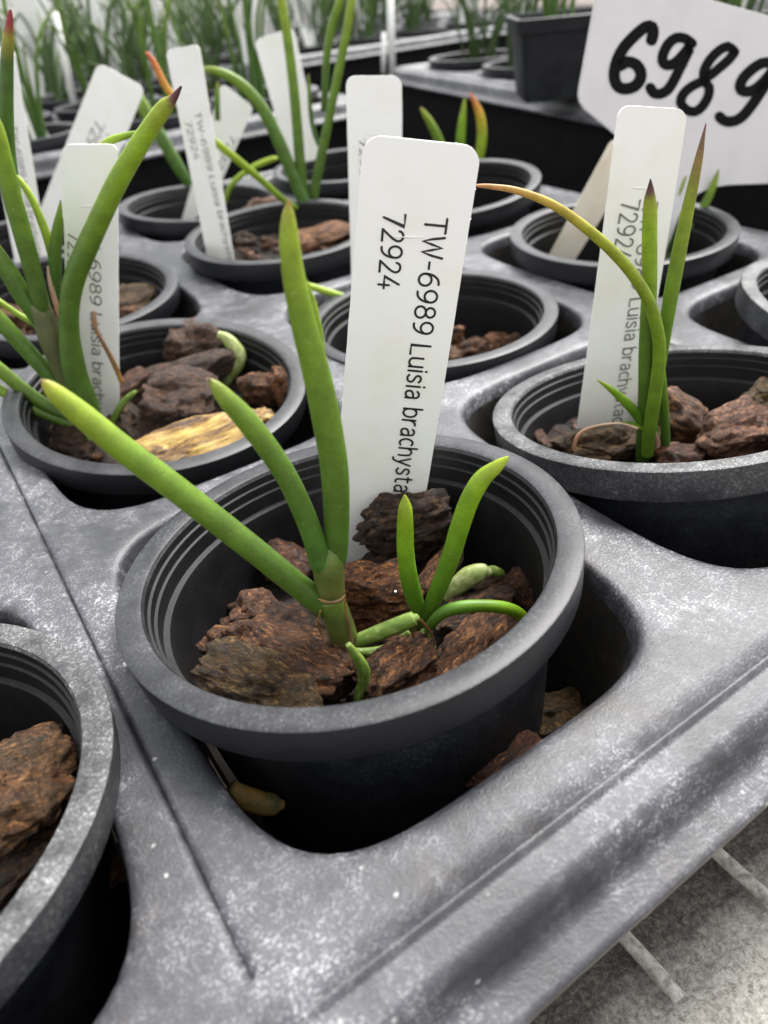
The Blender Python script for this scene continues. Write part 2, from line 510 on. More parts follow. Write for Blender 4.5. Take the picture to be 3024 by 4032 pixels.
# rail: an angle profile swept along u
prof = [(-6.22, -.55), (-6.25, -.33), (-6.45, -.28), (-7.70, -.26), (-7.78, -.20), (-9.4, -.02), (-11.6, .10), (-11.9, -.1), (-11.9, -3.0), (-11.6, -3.0), (-11.6, -.5), (-7.8, -.8)]
V, F = [], []
NS = 160
for i in range(NS + 1):
    uu = -60 + 120 * i / NS
    for (pv, pz) in prof:
        j = .035 * mnoise.noise(Vector((uu * .9, pv * 1.7, 3)))
        V.append(uv(uu, pv, BZ + pz + j))
np_ = len(prof)
for i in range(NS):
    for k in range(np_):
        a, b = i * np_ + k, i * np_ + (k + 1) % np_
        F.append((a, b, b + np_, a + np_))
RO = uv(0, -7.7, BZ)
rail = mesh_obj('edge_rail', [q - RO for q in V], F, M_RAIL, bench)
sharp(bench.children[0], 50)
for i in range(-12, 13):
    uu = 1.96 + 3.04 * i
    P = [uv(uu, -7.72, BZ - .02), uv(uu, -7.45, BZ + .03), uv(uu, 20, BZ + .03), uv(uu, 60, BZ + .03)]
    V, F, _ = tube_mesh(P, [.14, .16, .155, .155], 10)
    world_child(mesh_obj('wire', V, F, M_WIRE), bench)
for i in range(0, 9):
    vv = -4.2 + 7.6 * i
    V, F, _ = tube_mesh([uv(-40, vv, BZ - .29), uv(60, vv, BZ - .29)], [.16, .16], 8)
    world_child(mesh_obj('wire', V, F, M_WIRE), bench)

M_BLACK = simple('dull_black', [(.4, (.003, .003, .0035)), (.7, (.007, .007, .008))], 1.0, .9)
M_BLACK.node_tree.nodes['Principled BSDF'].inputs['Specular IOR Level'].default_value = .15
ln = empty('gap_shade_sheet', uv(60, 120, BZ + .3))
o = mesh_obj('gap_shade_sheet', [uv(-140, 3, BZ + .3), uv(260, 3, BZ + .3), uv(260, 420, BZ + .3), uv(-140, 420, BZ + .3)], [(0, 1, 2, 3)], M_BLACK, smooth=False)  # black sheet added so the gaps between trays read as deep shade
bpy.data.objects.remove(ln)
o['kind'] = 'structure'
# ------------------------------------------------------------------ trays
def hole_r(th, a, b, n):
    return (abs(math.cos(th) / a) ** n + abs(math.sin(th) / b) ** n) ** (-1 / n)

def build_tray(origin, rot, cells, cu, cv, a, b, seg, ztop, label, wall_floor=-6.3, detail=True):
    """cells: list of (i, j); origin = world point of cell (0,0) at z=0; local x=u, y=v."""
    root = empty('pot_tray', (origin.x, origin.y, ztop), Matrix.Rotation(rot, 3, 'Z').to_quaternion())
    tag(root, label, 'tray', 'plant trays on the bench')
    V, F = [], []
    PV, PF = [], []
    ca = math.atan2(cv / 2, cu / 2)
    th = sorted([2 * math.pi * k / seg for k in range(seg)] + [ca, math.pi - ca, math.pi + ca, 2 * math.pi - ca])
    n = len(th)
    for (i, j) in cells:
        ox, oy = i * cu, j * cv
        rnd = random.Random(i * 31 + j * 7)
        base = len(V)
        rows = [('h', -.16, -1.2), ('h', -.06, -.42), ('h', .0, -.13), ('h', .05, -.045), ('h', .14, -.01), ('h', .30, .0),
                ('l', .45, .0), ('l', .78, .0), ('l', .90, -.005), ('l', .965, -.05), ('l', 1.0, -.10)]
        for (kd, q, z) in rows:
            for t in th:
                rh = hole_r(t, a, b, 4.6)
                rc = min(cu / 2 / max(abs(math.cos(t)), 1e-6), cv / 2 / max(abs(math.sin(t)), 1e-6))
                if kd == 'h': r = min(rh + q * rh / a * .9, rc - .02)
                else:
                    r0 = min(rh + .30 * rh / a * .9, rc - .02)
                    r = r0 + (rc - r0) * q
                x, y = ox + r * math.cos(t), oy + r * math.sin(t)
                dz = .03 * mnoise.noise(Vector((x * .23, y * .23, 1.7))) if detail else 0
                zz = z
                if kd == 'l' and q > .85:
                    useam = abs(math.cos(t)) * cv > abs(math.sin(t)) * cu * .999
                    if not (useam and ((i == 0 and math.cos(t) < 0) or (i == -1 and math.cos(t) > 0))): zz = 0
                V.append((x, y, zz + dz))
        for k in range(len(rows) - 1):
            for s in range(n):
                p, q = base + k * n + s, base + k * n + (s + 1) % n
                F.append((p, q, q + n, p + n))
        # pocket under the hole
        pb = len(PV)
        for (q, z) in ((-.09, -.45), (-.2, -1.2), (-.75, wall_floor + .3), (-1.0, wall_floor)):
            for t in th:
                r = hole_r(t, a, b, 4.6) + q
                PV.append((ox + r * math.cos(t), oy + r * math.sin(t), z))
        PV.append((ox, oy, wall_floor))
        for k in range(3):
            for s in range(n):
                p, q = pb + k * n + s, pb + k * n + (s + 1) % n
                PF.append((p, q, q + n, p + n))
        for s in range(n):
            PF.append((pb + 3 * n + s, pb + 3 * n + (s + 1) % n, len(PV) - 1))
    deck = mesh_obj('deck', V, F, M_TRAY, root)
    mesh_obj('cell_pockets', PV, PF, M_DIRT, root)
    # outer frame
    i0, i1 = min(q[0] for q in cells), max(q[0] for q in cells)
    j0, j1 = min(q[1] for q in cells), max(q[1] for q in cells)
    x0, x1, y0, y1 = (i0 - .5) * cu, (i1 + .5) * cu, (j0 - .5) * cv, (j1 + .5) * cv
    prof = [(0, 0), (.06, 0), (.25, 0), (.66, 0), (.69, .05), (.75, .05), (.775, -.06), (.84, -.07), (1.2, -.085), (1.32, -.13),
            (1.41, -.34), (1.48, -.70), (1.55, -.86), (1.66, -.91), (1.98, -.95), (2.06, -.97), (2.09, -1.03), (2.08, -1.16), (2.0, -1.2), (1.7, -1.15), (1.5, -.95)]
    V, F = [], []
    per = []
    NE = 48 if detail else 12
    for k in range(NE): per.append((x0 + (x1 - x0) * k / NE, y0, 0, -1))
    per_c = []
    sides = [((x0, y0), (x1, y0), (0, -1)), ((x1, y0), (x1, y1), (1, 0)), ((x1, y1), (x0, y1), (0, 1)), ((x0, y1), (x0, y0), (-1, 0))]
    pts = []
    for si, (A, B, nn) in enumerate(sides):
        pn = sides[si - 1][2]
        pts.append((A[0], A[1], nn[0] + pn[0], nn[1] + pn[1]))
        for k in range(1, NE):
            pts.append((A[0] + (B[0] - A[0]) * k / NE, A[1] + (B[1] - A[1]) * k / NE, nn[0], nn[1]))
    for (x, y, nx, ny) in pts:
        for (d, z) in prof:
            X, Y = x + nx * d, y + ny * d
            dz = .03 * mnoise.noise(Vector((X * .23, Y * .23, 1.7))) if detail else 0
            V.append((X, Y, z + dz))
    m = len(prof)
    np2 = len(pts)
    for i in range(np2):
        for k in range(m - 1):
            a0, a1 = i * m + k, ((i + 1) % np2) * m + k
            F.append((a0, a0 + 1, a1 + 1, a1))
    sk = mesh_obj('rolled_edge', V, F, M_TRAY, root)
    if not detail:
        d, V, F = 1.45, [], []
        for (x, y) in ((x0 - d, y0 - d), (x1 + d, y0 - d), (x1 + d, y1 + d), (x0 - d, y1 + d)):
            V += [(x, y, -.75), (x, y, -9.1)]
        F = [(2 * q, (2 * q + 2) % 8, (2 * q + 3) % 8, 2 * q + 1) for q in range(4)]
        mesh_obj('side_wall', V, F, M_BLACK, root, smooth=False)
    for o in (deck, sk):
        bm = bmesh.new(); bm.from_mesh(o.data)
        bmesh.ops.recalc_face_normals(bm, faces=bm.faces)
        if sum(f.normal.z * f.calc_area() for f in bm.faces) < 0:
            bmesh.ops.reverse_faces(bm, faces=bm.faces)
        bm.to_mesh(o.data); bm.free()
    return root

ZT = -.75
T1C = [(i, j) for i in range(-2, 3) for j in range(0, 4)]
build_tray(uv(0, 0), ANG, T1C, GP, GV, 4.12, 4.92, 120, ZT, 'grey chalky tray in front holding the pots of orchid seedlings')

# ------------------------------------------------------------------ pots
def lathe(prof, seg, skip=None):
    V, F = [], []
    m = len(prof)
    for s in range(seg):
        t = 2 * math.pi * s / seg
        for (r, z) in prof: V.append((r * math.cos(t), r * math.sin(t), z))
    for s in range(seg):
        for k in range(m - 1):
            if skip and skip(s, k): continue
            a, b = s * m + k, ((s + 1) % seg) * m + k
            F.append((a, b, b + 1, a + 1))
    return V, F
RIM_P = [(3.98, -.10), (4.02, -.025), (4.08, 0), (4.46, 0), (4.495, -.02), (4.50, -.05), (4.455, -.70), (4.43, -.76), (4.36, -.79), (3.96, -.80)]
BODY_OUT = [(3.955, -.80), (3.90, -1.2), (3.70, -3.2), (3.47, -5.4), (3.34, -6.7), (3.28, -6.95), (3.1, -7.0), (0, -7.0)]
BODY_IN = [(3.98, -.10), (3.97, -.25), (3.92, -.275), (3.915, -.47), (3.86, -.495), (3.855, -.82), (3.74, -.865), (3.73, -.90), (3.71, -1.3), (3.55, -3.2), (3.33, -5.4), (3.2, -6.7), (0, -6.75)]
def pot_meshes(seg=96):
    rv, rf = lathe(RIM_P, seg)
    def sk_out(s, k): return k == 3 and s % 12 in (2, 3, 4, 5, 6)
    def sk_in(s, k): return k == 10 and s % 12 in (2, 3, 4, 5, 6)
    ov, of = lathe(BODY_OUT, seg, sk_out)
    iv, if_ = lathe(BODY_IN, seg, sk_in)
    return (rv, rf), (ov, of), (iv, if_)
_PM = {}
def shared(key, v, f, mat):
    if key not in _PM:
        me = bpy.data.meshes.new(key)
        me.from_pydata([tuple(q) for q in v], [], f)
        me.materials.append(mat)
        me.polygons.foreach_set('use_smooth', [True] * len(me.polygons))
        bm = bmesh.new(); bm.from_mesh(me)
        bmesh.ops.recalc_face_normals(bm, faces=bm.faces)
        for e in bm.edges:
            if len(e.link_faces) == 2: e.smooth = e.calc_face_angle(0) < math.radians(38)
        bm.to_mesh(me); bm.free()
        _PM[key] = me
    return _PM[key]
(RV, RF), (OV, OF), (IV, IF) = pot_meshes()
def link(name, me, parent):
    o = bpy.data.objects.new(name, me); COL.objects.link(o); o.parent = parent
    return o
GROUP_POT = 'black pots in the front tray'
def make_pot(i, j, dx, dy, zc, a, b, label, dusty=False, spin=0.0):
    c = uv(i * GP, j * GV, zc) + Vector((dx, dy, 0))
    nrm = Vector((-a, -b, 1)).normalized()
    q = nrm.to_track_quat('Z', 'Y') @ Matrix.Rotation(spin, 3, 'Z').to_quaternion()
    root = empty('plant_pot', c, q)
    tag(root, label, 'plant pot', GROUP_POT)
    link('rim', shared('rim_dusty' if dusty else 'rim', RV, RF, M_RIM_DUSTY if dusty else M_RIM), root)
    link('outer_wall', shared('outer', OV, OF, M_POT), root)
    link('inner_wall', shared('inner', IV, IF, M_POTIN), root)
    return root, c, nrm

POTS = {}
def P_(key, *args, **kw): POTS[key] = make_pot(*args, **kw)
P_('M', 0, 0, -.053, -.086, .442, .0845, -.0616, 'black pot in front holding the small forked seedling and tall name tag', spin=.35)
P_('B', 1, 0, -.106, .344, -.071, .0868, -.1719, 'black pot with chalky white rim, right of the front pot', dusty=True, spin=1.1)
P_('A', 0, 1, -.224, .158, -.239, -.0928, .0813, 'black pot with the yellow bark chip, left behind the front pot', dusty=False, spin=2.0)
P_('C', 1, 1, .12, -.419, -.569, .0231, .0018, 'black pot half hidden behind the tall front name tag', spin=.8)
P_('L', -1, 0, .176, .275, -.027, -.0101, -.0803, 'black pot cut off by the left edge of the photo', dusty=True, spin=.15)
P_('E', 1, 2, -.129, .146, .267, .0111, .0372, 'black pot with the many-leaved seedling and mirror-turned tag behind', spin=.4)
P_('G', 2, 1, .173, -.152, .153, .02, .0147, 'black pot at the foot of the hand-numbered sign', spin=1.9)
P_('F', 1, 3, .148, -.074, -.134, -.0556, -.0041, 'shallow-looking empty black pot in the last tray row, left', spin=.3)
P_('H', 2, 2, -.005, .136, .219, .0805, .0555, 'black pot with three short leaves near the tray corner', spin=.9)
P_('D', 0, 2, -.261, -.045, .047, -.0636, .054, 'black pot of crumbly brown mulch behind the white tag at left', spin=.6)
P_('I', 2, 0, .162, -.283, -.179, -.1291, .0522, 'black pot cut off by the right edge of the photo', dusty=True, spin=.2)
P_('J', -1, 2, .1, .1, -.05, .02, .03, 'black pot at the left edge behind the big seedling', spin=.2)
P_('K', 0, 3, .0, .1, .0, .02, .01, 'black pot in the last row at the far left', spin=.7)
P_('N', 2, 3, .0, .1, .05, .01, .02, 'black pot at the back corner of the front tray', spin=.5)

# loose bark filler inside each pot
def mulch(key, level, rad=3.6, amp=.35, seed=0, slope=(0, 0)):
    root, c, nrm = POTS[key]
    V, F = [], []
    nr, ns = 18, 56
    for i in range(nr + 1):
        r = rad * i / nr
        for s in range(ns):
            t = 2 * math.pi * s / ns
            x, y = r * math.cos(t), r * math.sin(t)
            z = -level + amp * (mnoise.noise(Vector((x * 1.1 + seed, y * 1.1, seed))) + .5 * mnoise.noise(Vector((x * 3.1, y * 3.1 + seed, seed)))) + slope[0] * x + slope[1] * y
            V.append(Vector((c.x + x, c.y + y, c.z + z)))
    for i in range(nr):
        for s in range(ns):
            a, b = i * ns + s, i * ns + (s + 1) % ns
            F.append((a, b, b + ns, a + ns))
    rc = random.Random(seed)
    nm = len(F)
    for _ in range(90):
        t, r = rc.uniform(0, 6.283), rad * math.sqrt(rc.random()) * .97
        ctr = Vector((c.x + r * math.cos(t), c.y + r * math.sin(t), c.z - level + rc.uniform(-.05, .28)))
        L = rc.uniform(.12, .42)
        R = Matrix.Rotation(rc.uniform(0, 6.28), 3, 'Z') @ Matrix.Rotation(rc.uniform(-.6, .6), 3, 'Y') @ Matrix.Rotation(rc.uniform(-.6, .6), 3, 'X')
        b = len(V)
        for sx in (-1, 1):
            for sy in (-1, 1):
                for sz in (-1, 1):
                    V.append(ctr + R @ Vector((sx * L * rc.uniform(.6, 1.1), sy * L * rc.uniform(.25, .5), sz * L * rc.uniform(.15, .35))))
        F += [tuple(b + q for q in f) for f in ((0, 1, 3, 2), (4, 6, 7, 5), (0, 4, 5, 1), (2, 3, 7, 6), (0, 2, 6, 4), (1, 5, 7, 3))]
    o = mesh_obj('bark_mulch', V, F, None, mats=[M_MULCH, B_BROWN, B_RED], fmat=[0] * nm + [1 + (k // 6) % 2 for k in range(len(F) - nm)])
    o['kind'] = 'stuff'
    o['label'] = 'dark crumbly mulch at the bottom of a black pot'
    o['category'] = 'mulch'
    return o
for k, lv, sd_ in (('M', 2.9, 1), ('B', 2.2, 2), ('A', 1.75, 3), ('C', 3.0, 4), ('L', 2.9, 5), ('E', 1.25, 6), ('G', 3.6, 7), ('F', 2.6, 8), ('H', 3.2, 9), ('D', 1.9, 10), ('I', 3.2, 11), ('J', 1.9, 12), ('K', 2.5, 13), ('N', 2.5, 14)):
    mulch(k, lv, 3.52, .32, sd_ * 7.3)

# ------------------------------------------------------------------ bark chips
def chip(px, py, z, size, yaw, pitch, roll, seed, mat, label, group, sub=4, layers=.5, rough=1.0, cuts=7, name='bark_chip'):
    rnd = random.Random(seed)
    bm = bmesh.new()
    bmesh.ops.create_icosphere(bm, subdivisions=sub, radius=1)
    planes = []
    for _ in range(cuts):
        d = Vector((rnd.gauss(0, .8), rnd.gauss(0, 1), rnd.gauss(0, 1))).normalized()
        planes.append((d, rnd.uniform(.72, .98)))
    so = Vector((seed * 3.71, seed * 1.37, seed * .73))
    for v in bm.verts:
        d = v.co.normalized()
        e = 3.4
        r = (abs(d.x) ** e + abs(d.y) ** e + abs(d.z) ** e) ** (-1 / e)
        p = d * r
        for (n, dd) in planes:
            q = p.dot(n) - dd
            if q > 0: p -= n * q
        # low frequency lumps
        wv = mnoise.noise_vector(p * 1.1 + so)
        p += wv * .20 * rough
        # ragged ends
        p.x += .14 * rough * mnoise.noise(Vector((p.y * 4, p.z * 5, seed))) * abs(p.x)
        S3 = Vector((p.x * size[0] / 2, p.y * size[1] / 2, p.z * size[2] / 2))
        # fibrous ridges running along the chip
        f = mnoise.noise(Vector((S3.x * 1.3, S3.y * 6.0, S3.z * 6.0)) + so)
        f2 = mnoise.noise(Vector((S3.x * 4.0, S3.y * 12, S3.z * 12)) + so)
        f3 = 1 - abs(mnoise.noise(Vector((S3.x * 2.0, S3.y * 4, S3.z * 9)) + so * 2)) * 2
        f4 = mnoise.noise(Vector((S3.x * 2.2, S3.y * 2.8, S3.z * 2.8)) + so * 3)
        cre = 1 - abs(mnoise.noise(Vector((S3.x * 1.1, S3.y * 3.6, S3.z * 3.6)) + so * 1.7))
        cre = max(0, cre - .86) / .14
        st = mnoise.noise(Vector((S3.x * .9, S3.y * 2.2, S3.z * 4.5)) + so * .6) * 3.2
        step = math.floor(st) + min(1, (st - math.floor(st)) * 4)
        S3 += d * (.050 * step - .10 * cre * cre) * rough
        S3 += d * (.075 * f + .045 * f2 + .06 * layers * f3 + .09 * f4) * rough
        v.co = S3
    R = Matrix.Rotation(yaw, 4, 'Z') @ Matrix.Rotation(pitch, 4, 'Y') @ Matrix.Rotation(roll, 4, 'X')
    me = bpy.data.meshes.new(name)
    bm.to_mesh(me); bm.free()
    me.materials.append(mat)
    me.polygons.foreach_set('use_smooth', [True] * len(me.polygons))
    o = bpy.data.objects.new(name, me)
    COL.objects.link(o)
    P = at(px, py, z)
    o.matrix_world = Matrix.Translation(P) @ R
    tag(o, label, 'bark chip', group)
    return o
D2R = math.radians
GM = 'bark chips in the front pot'
chip(603, 1425, -1.25, (3.0, 1.7, 1.5), D2R(-22), D2R(6), D2R(-12), 11, B_BROWN, 'largest brown bark chip, left of the stem in the front pot', GM, 5)
chip(545, 1482, -.92, (2.6, 1.25, .45), D2R(-24), D2R(6), D2R(38), 12, B_OLIVE, 'flat mossy olive bark slab at the front rim', GM, 5, .2, .7)
chip(550, 1322, -1.55, (1.1, .7, .6), D2R(-10), 0, D2R(20), 13, B_PINK, 'small pinkish bark chip above the largest chip', GM)
chip(632, 1345, -1.35, (1.3, .6, .5), D2R(-14), 0, D2R(10), 14, B_PURPLE, 'dark purplish chip just left of the stem base', GM)
chip(615, 1222, -2.0, (1.5, .9, .9), D2R(-35), D2R(15), 0, 15, B_RED, 'reddish dark bark chip behind the long left leaf', GM)
chip(812, 1278, -1.75, (1.8, 1.5, 1.4), D2R(10), D2R(5), D2R(15), 16, B_ORANGE, 'orange-brown rounded bark chip right of the stem', GM, 5, .3)
chip(880, 1128, -1.0, (2.0, .9, 1.35), D2R(8), D2R(-5), D2R(0), 17, B_DARK, 'dark layered bark chunk at the foot of the name tag', GM, 5, 1.6, 1.2)
chip(866, 1196, -1.75, (2.3, .6, .42), D2R(14), D2R(-10), 0, 18, B_DARK, 'thin dark bark sliver lying across the back of the front pot', GM, 4, 1)
chip(943, 1240, -1.8, (1.35, .6, .7), D2R(55), D2R(-12), D2R(10), 19, B_BROWN, 'brown bark sliver between the two upright plantlet leaves', GM)
chip(1062, 1292, -1.9, (1.9, .9, .85), D2R(22), D2R(-8), D2R(10), 20, B_PURPLE, 'long dark bark chip behind the arching plantlet leaf', GM, 5)
chip(1135, 1272, -1.8, (.7, 1.0, .9), D2R(40), D2R(10), 0, 21, B_RED, 'short reddish bark chip at the right inner wall', GM)
chip(1042, 1408, -1.75, (2.2, 1.2, 1.1), D2R(44), D2R(-8), D2R(20), 22, B_BROWN, 'coarse brown bark chip under the arching plantlet leaf', GM, 5, .3)
chip(868, 1450, -1.45, (1.7, 1.2, 1.1), D2R(40), D2R(-6), D2R(18), 23, B_BROWN, 'brown bark chip between the two green roots in front', GM, 5, .3)
chip(720, 1460, -1.7, (1.0, 1.0, .8), D2R(30), 0, 0, 24, B_PURPLE, 'dark bark chip below the stem base at the front rim', GM)
chip(990, 1350, -2.0, (1.0, .8, .7), D2R(20), 0, 0, 25, B_DARK, 'dark bark chip in the gap right of the plantlet base', GM)
GA_ = 'bark chips in the pot with the yellow chip'
chip(412, 965, -1.15, (3.9, 1.7, .5), D2R(22), D2R(-7), D2R(30), 31, B_YELLOW, 'yellow split bark chip along the front rim of the left pot', GA_, 5, .3, .6)
chip(395, 878, -1.3, (3.0, 1.9, 2.0), D2R(5), D2R(4), 0, 32, B_PURPLE, 'big rounded purplish bark chip behind the yellow one', GA_, 5, .3)
chip(412, 808, -1.0, (3.3, 1.1, .9), D2R(12), D2R(-6), 0, 33, B_DARK, 'long dark bark chip lying across the left pot', GA_)
chip(428, 748, -.75, (2.1, 1.5, 1.5), D2R(5), D2R(10), 0, 34, B_PURPLE, 'topmost lumpy bark chip in the left pot', GA_, 4, .4)
chip(290, 842, -1.2, (1.4, .8, .7), D2R(30), D2R(-20), 0, 35, B_RED, 'reddish bark chip against the tag in the left pot', GA_)
chip(562, 842, -1.5, (1.4, .9, 1.0), D2R(-15), 0, 0, 36, B_BROWN, 'tan brown bark chip at the right side of the left pot', GA_)
chip(608, 842, -1.4, (.5, 1.2, 1.4), D2R(20), D2R(10), 0, 37, B_ORANGE, 'thin upright bark flake at the right wall of the left pot', GA_, 4, 1)
chip(150, 955, -1.7, (1.8, 1.2, 1.0), D2R(-20), 0, 0, 38, B_DARK, 'dark bark chip in the shaded left side of the left pot', GA_)
chip(560, 905, -1.4, (.9, .6, .4), D2R(30), 0, 0, 39, B_YELLOW, 'small yellow bark bit near the right rim of the left pot', GA_)
chip(300, 915, -1.5, (1.5, .9, .8), D2R(-50), D2R(10), 0, 40, B_DARK, 'ridged dark bark chip beside the seedling in the left pot', GA_, 4, 1.2)
GB = 'bark chips in the pot with the chalky rim'
chip(1300, 958, -1.45, (2.4, 1.3, 1.0), D2R(8), D2R(5), 0, 51, B_OLIVE, 'olive brown bark chip left of the thin seedling', GB, 5)
chip(1462, 903, -1.2, (1.8, .9, 1.1), D2R(-40), D2R(28), 0, 52, B_BROWN, 'steep brown bark chip just right of the thin seedling', GB, 4, .6)
chip(1600, 938, -1.3, (2.6, 1.4, 1.2), D2R(12), D2R(-4), D2R(10), 53, B_PINK, 'big pinkish bark chip at the right in the chalky pot', GB, 5, .5)
chip(1643, 868, -1.1, (1.2, .9, .9), D2R(15), 0, 0, 54, B_OLIVE, 'olive bark chip behind the big pinkish one', GB)
chip(1462, 992, -1.6, (1.3, .9, .6), D2R(-10), 0, 0, 55, B_RED, 'reddish bark crumbs chip at the front of the chalky pot', GB)
chip(1400, 960, -1.7, (1.0, .8, .8), D2R(40), 0, 0, 56, B_RED, 'small reddish bark chip at the thin seedling base', GB)
GL = 'bark chips in the pot at the left edge'
chip(40, 1705, -1.3, (1.9, 2.3, 1.1), D2R(12), D2R(-20), D2R(-15), 61, B_FIBRE, 'big fibrous bark chip in the pot at the left edge', GL, 5, 1.2)
chip(118, 1790, -1.9, (1.9, .8, 1.0), D2R(58), D2R(-14), 0, 62, B_RED, 'narrow reddish bark chip by the rim of the left edge pot', GL, 5, .8)
chip(20, 1880, -1.7, (1.4, .8, .8), D2R(50), 0, 0, 63, B_DARK, 'dark bark chip low in the left edge pot', GL)
GC = 'bark chips in the half hidden pot'
chip(985, 722, -2.0, (.7, .6, .8), D2R(10), 0, 0, 71, B_ORANGE, 'tan knob of bark beside the tall front tag', GC)
chip(1010, 755, -2.6, (2.4, 1.0, .7), D2R(15), 0, 0, 72, B_BROWN, 'long brown bark chip behind the tall front tag', GC)
chip(1075, 738, -2.5, (.9, .7, .6), D2R(35), 0, 0, 73, B_ORANGE, 'tan bark bit in the middle of the half hidden pot', GC)
chip(1110, 742, -2.5, (.7, .6, .6), D2R(-15), 0, 0, 74, B_BROWN, 'brown bark bit at the right wall of the half hidden pot', GC)
chip(955, 775, -2.4, (1.5, .9, .7), D2R(-15), 0, 0, 75, B_BROWN, 'brown bark bit at the front rim of the half hidden pot', GC)
GE = 'bark chips in the many-leaved seedling pot'
chip(580, 470, -.6, (2.2, 1.6, 1.8), D2R(20), D2R(10), 0, 81, B_BROWN, 'tall brown bark chunk left of the many-leaved seedling', GE)
chip(690, 515, -.6, (3.2, 1.3, .8), D2R(14), D2R(-4), D2R(15), 82, B_ORANGE, 'long tan bark chip in front of the many-leaved seedling', GE)
chip(530, 525, -.9, (1.4, 1.0, .8), D2R(-12), 0, 0, 83, B_DARK, 'dark bark chip beside the mirror-turned tag', GE)
chip(283, 655, -1.3, (2.2, 1.6, 1.3), D2R(10), 0, 0, 84, B_OLIVE, 'lumpy brown bark chip in the pot behind the white tag', 'loose bark')
chip(300, 685, -1.6, (1.8, 1.2, .9), D2R(-20), 0, 0, 85, B_BROWN, 'small brown bark chip at the rim of the mulch pot', 'loose bark')
chip(1290, 515, -1.6, (1.2, 1.2, 1.5), D2R(10), 0, 0, 86, B_RED, 'dark reddish bark chip beside the leaning cream tag', 'loose bark')
chip(20, 690, -1.2, (2.0, 1.4, 1.0), D2R(10), 0, 0, 87, B_BROWN, 'brown bark chip in the pot at the far left edge', 'loose bark')
# debris in the front tray's pockets
chip(742, 1795, -5.6, (1.9, 1.2, 1.2), D2R(20), 0, 0, 91, B_OLIVE, 'dusty bark chip showing through the front pot drain slot', 'bark debris in the tray')
chip(1082, 1640, -2.5, (1.5, .9, .7), D2R(35), 0, 0, 92, B_RED, 'reddish bark crumb wedged beside the front pot', 'bark debris in the tray')
chip(1190, 1540, -3.6, (1.3, .8, .6), D2R(10), 0, 0, 93, B_OLIVE, 'mossy bark crumb in the right corner of the tray hole', 'bark debris in the tray')
chip(285, 1850, -3.2, (1.3, .8, .7), D2R(60), 0, 0, 94, B_RED, 'reddish bark crumbs in the slot beside the left pot', 'bark debris in the tray')

# ------------------------------------------------------------------ plants
def plane_normal(yaw=0.0, lean=0.0):
    n = Vector((math.sin(yaw), -math.cos(yaw), 0))
    return (n + Vector((0, 0, lean))).normalized()

def leaf(par, pts, P0, mat, yaw=0.0, lean=0.0, flat=.9, sides=14, name='leaf', m=7, tip=True, off=0.0, lab=None):
    """pts: (x, y, width) from BASE to TIP"""
    n = plane_normal(yaw, lean)
    if 'root' in name:
        (xa, ya, wa), (xb, yb, wb) = pts[-2], pts[-1]
        dl = math.hypot(xb - xa, yb - ya) or 1
        pts = list(pts) + [(xb + (xb - xa) / dl * wb * .3, yb + (yb - ya) / dl * wb * .3, wb * .7), (xb + (xb - xa) / dl * wb * .45, yb + (yb - ya) / dl * wb * .45, 1)]
    P, R = [], []
    for (x, y, wd) in pts:
        q = on_plane(x, y, P0, n)
        P.append(q)
        R.append(max(wd, .6) * KD / FPX * depth(q) / 2)
    PP = catmull(P, m)
    RR = lerp_list(R, m)
    if off:
        PP = [q + (EYE - q).normalized() * off for q in PP]
    V, F, U = tube_mesh(PP, RR, sides, flat)
    o = mesh_obj(name, V, F, mat, uvs=U)
    world_child(o, par)
    if lab: o['label'] = lab
    return o
GPL = 'orchid seedlings in the front tray'
def plant(x, y, z, label):
    P0 = at(x, y, z)
    r = empty('orchid_seedling', P0)
    tag(r, label, 'seedling', GPL)
    return r, P0

# --- the front seedling
pm, P0 = plant(745, 1392, -.95, 'front seedling with three thick leaves from a short sheathed stem')
leaf(pm, [(748, 1400, 44), (742, 1375, 60), (730, 1340, 62), (718, 1305, 60), (712, 1290, 57)], P0, L_STEM, 0, 0, .95, 18, 'stem')
leaf(pm, [(716, 1300, 58), (714, 1275, 62), (711, 1245, 66), (709, 1222, 68), (710, 1203, 60), (714, 1190, 44), (718, 1182, 20)], P0, L_STEM, 0, .02, .95, 18, 'sheath')
leaf(pm, [(716, 1322, 40), (694, 1304, 55), (640, 1262, 53), (560, 1197, 55), (470, 1126, 57), (370, 1048, 58), (265, 969, 58), (180, 899, 54), (125, 853, 42), (100, 830, 24), (89, 821, 4)], P0, L_MAIN, D2R(8), .05, .92, 18)
leaf(pm, [(704, 1240, 26), (694, 1215, 50), (678, 1165, 47), (655, 1105, 47), (622, 1035, 47), (580, 970, 49), (530, 905, 49), (490, 862, 41), (466, 834, 26), (451, 817, 3)], P0, L_DARK, 0, .03, .92, 18, off=.10)
leaf(pm, [(727, 1240, 26), (727, 1195, 48), (727, 1110, 56), (722, 1010, 61), (704, 900, 63), (682, 800, 61), (656, 700, 56), (635, 600, 50), (625, 520, 43), (623, 470, 30), (623, 445, 14), (623, 431, 3)], P0, L_MAIN, 0, .04, .8, 18)
leaf(pm, [(700, 760, 6), (690, 715, 14), (678, 660, 14), (668, 622, 6), (664, 605, 2)], P0 + Vector((0, .18, 0)), L_YELLOW, 0, .04, .5, 10)
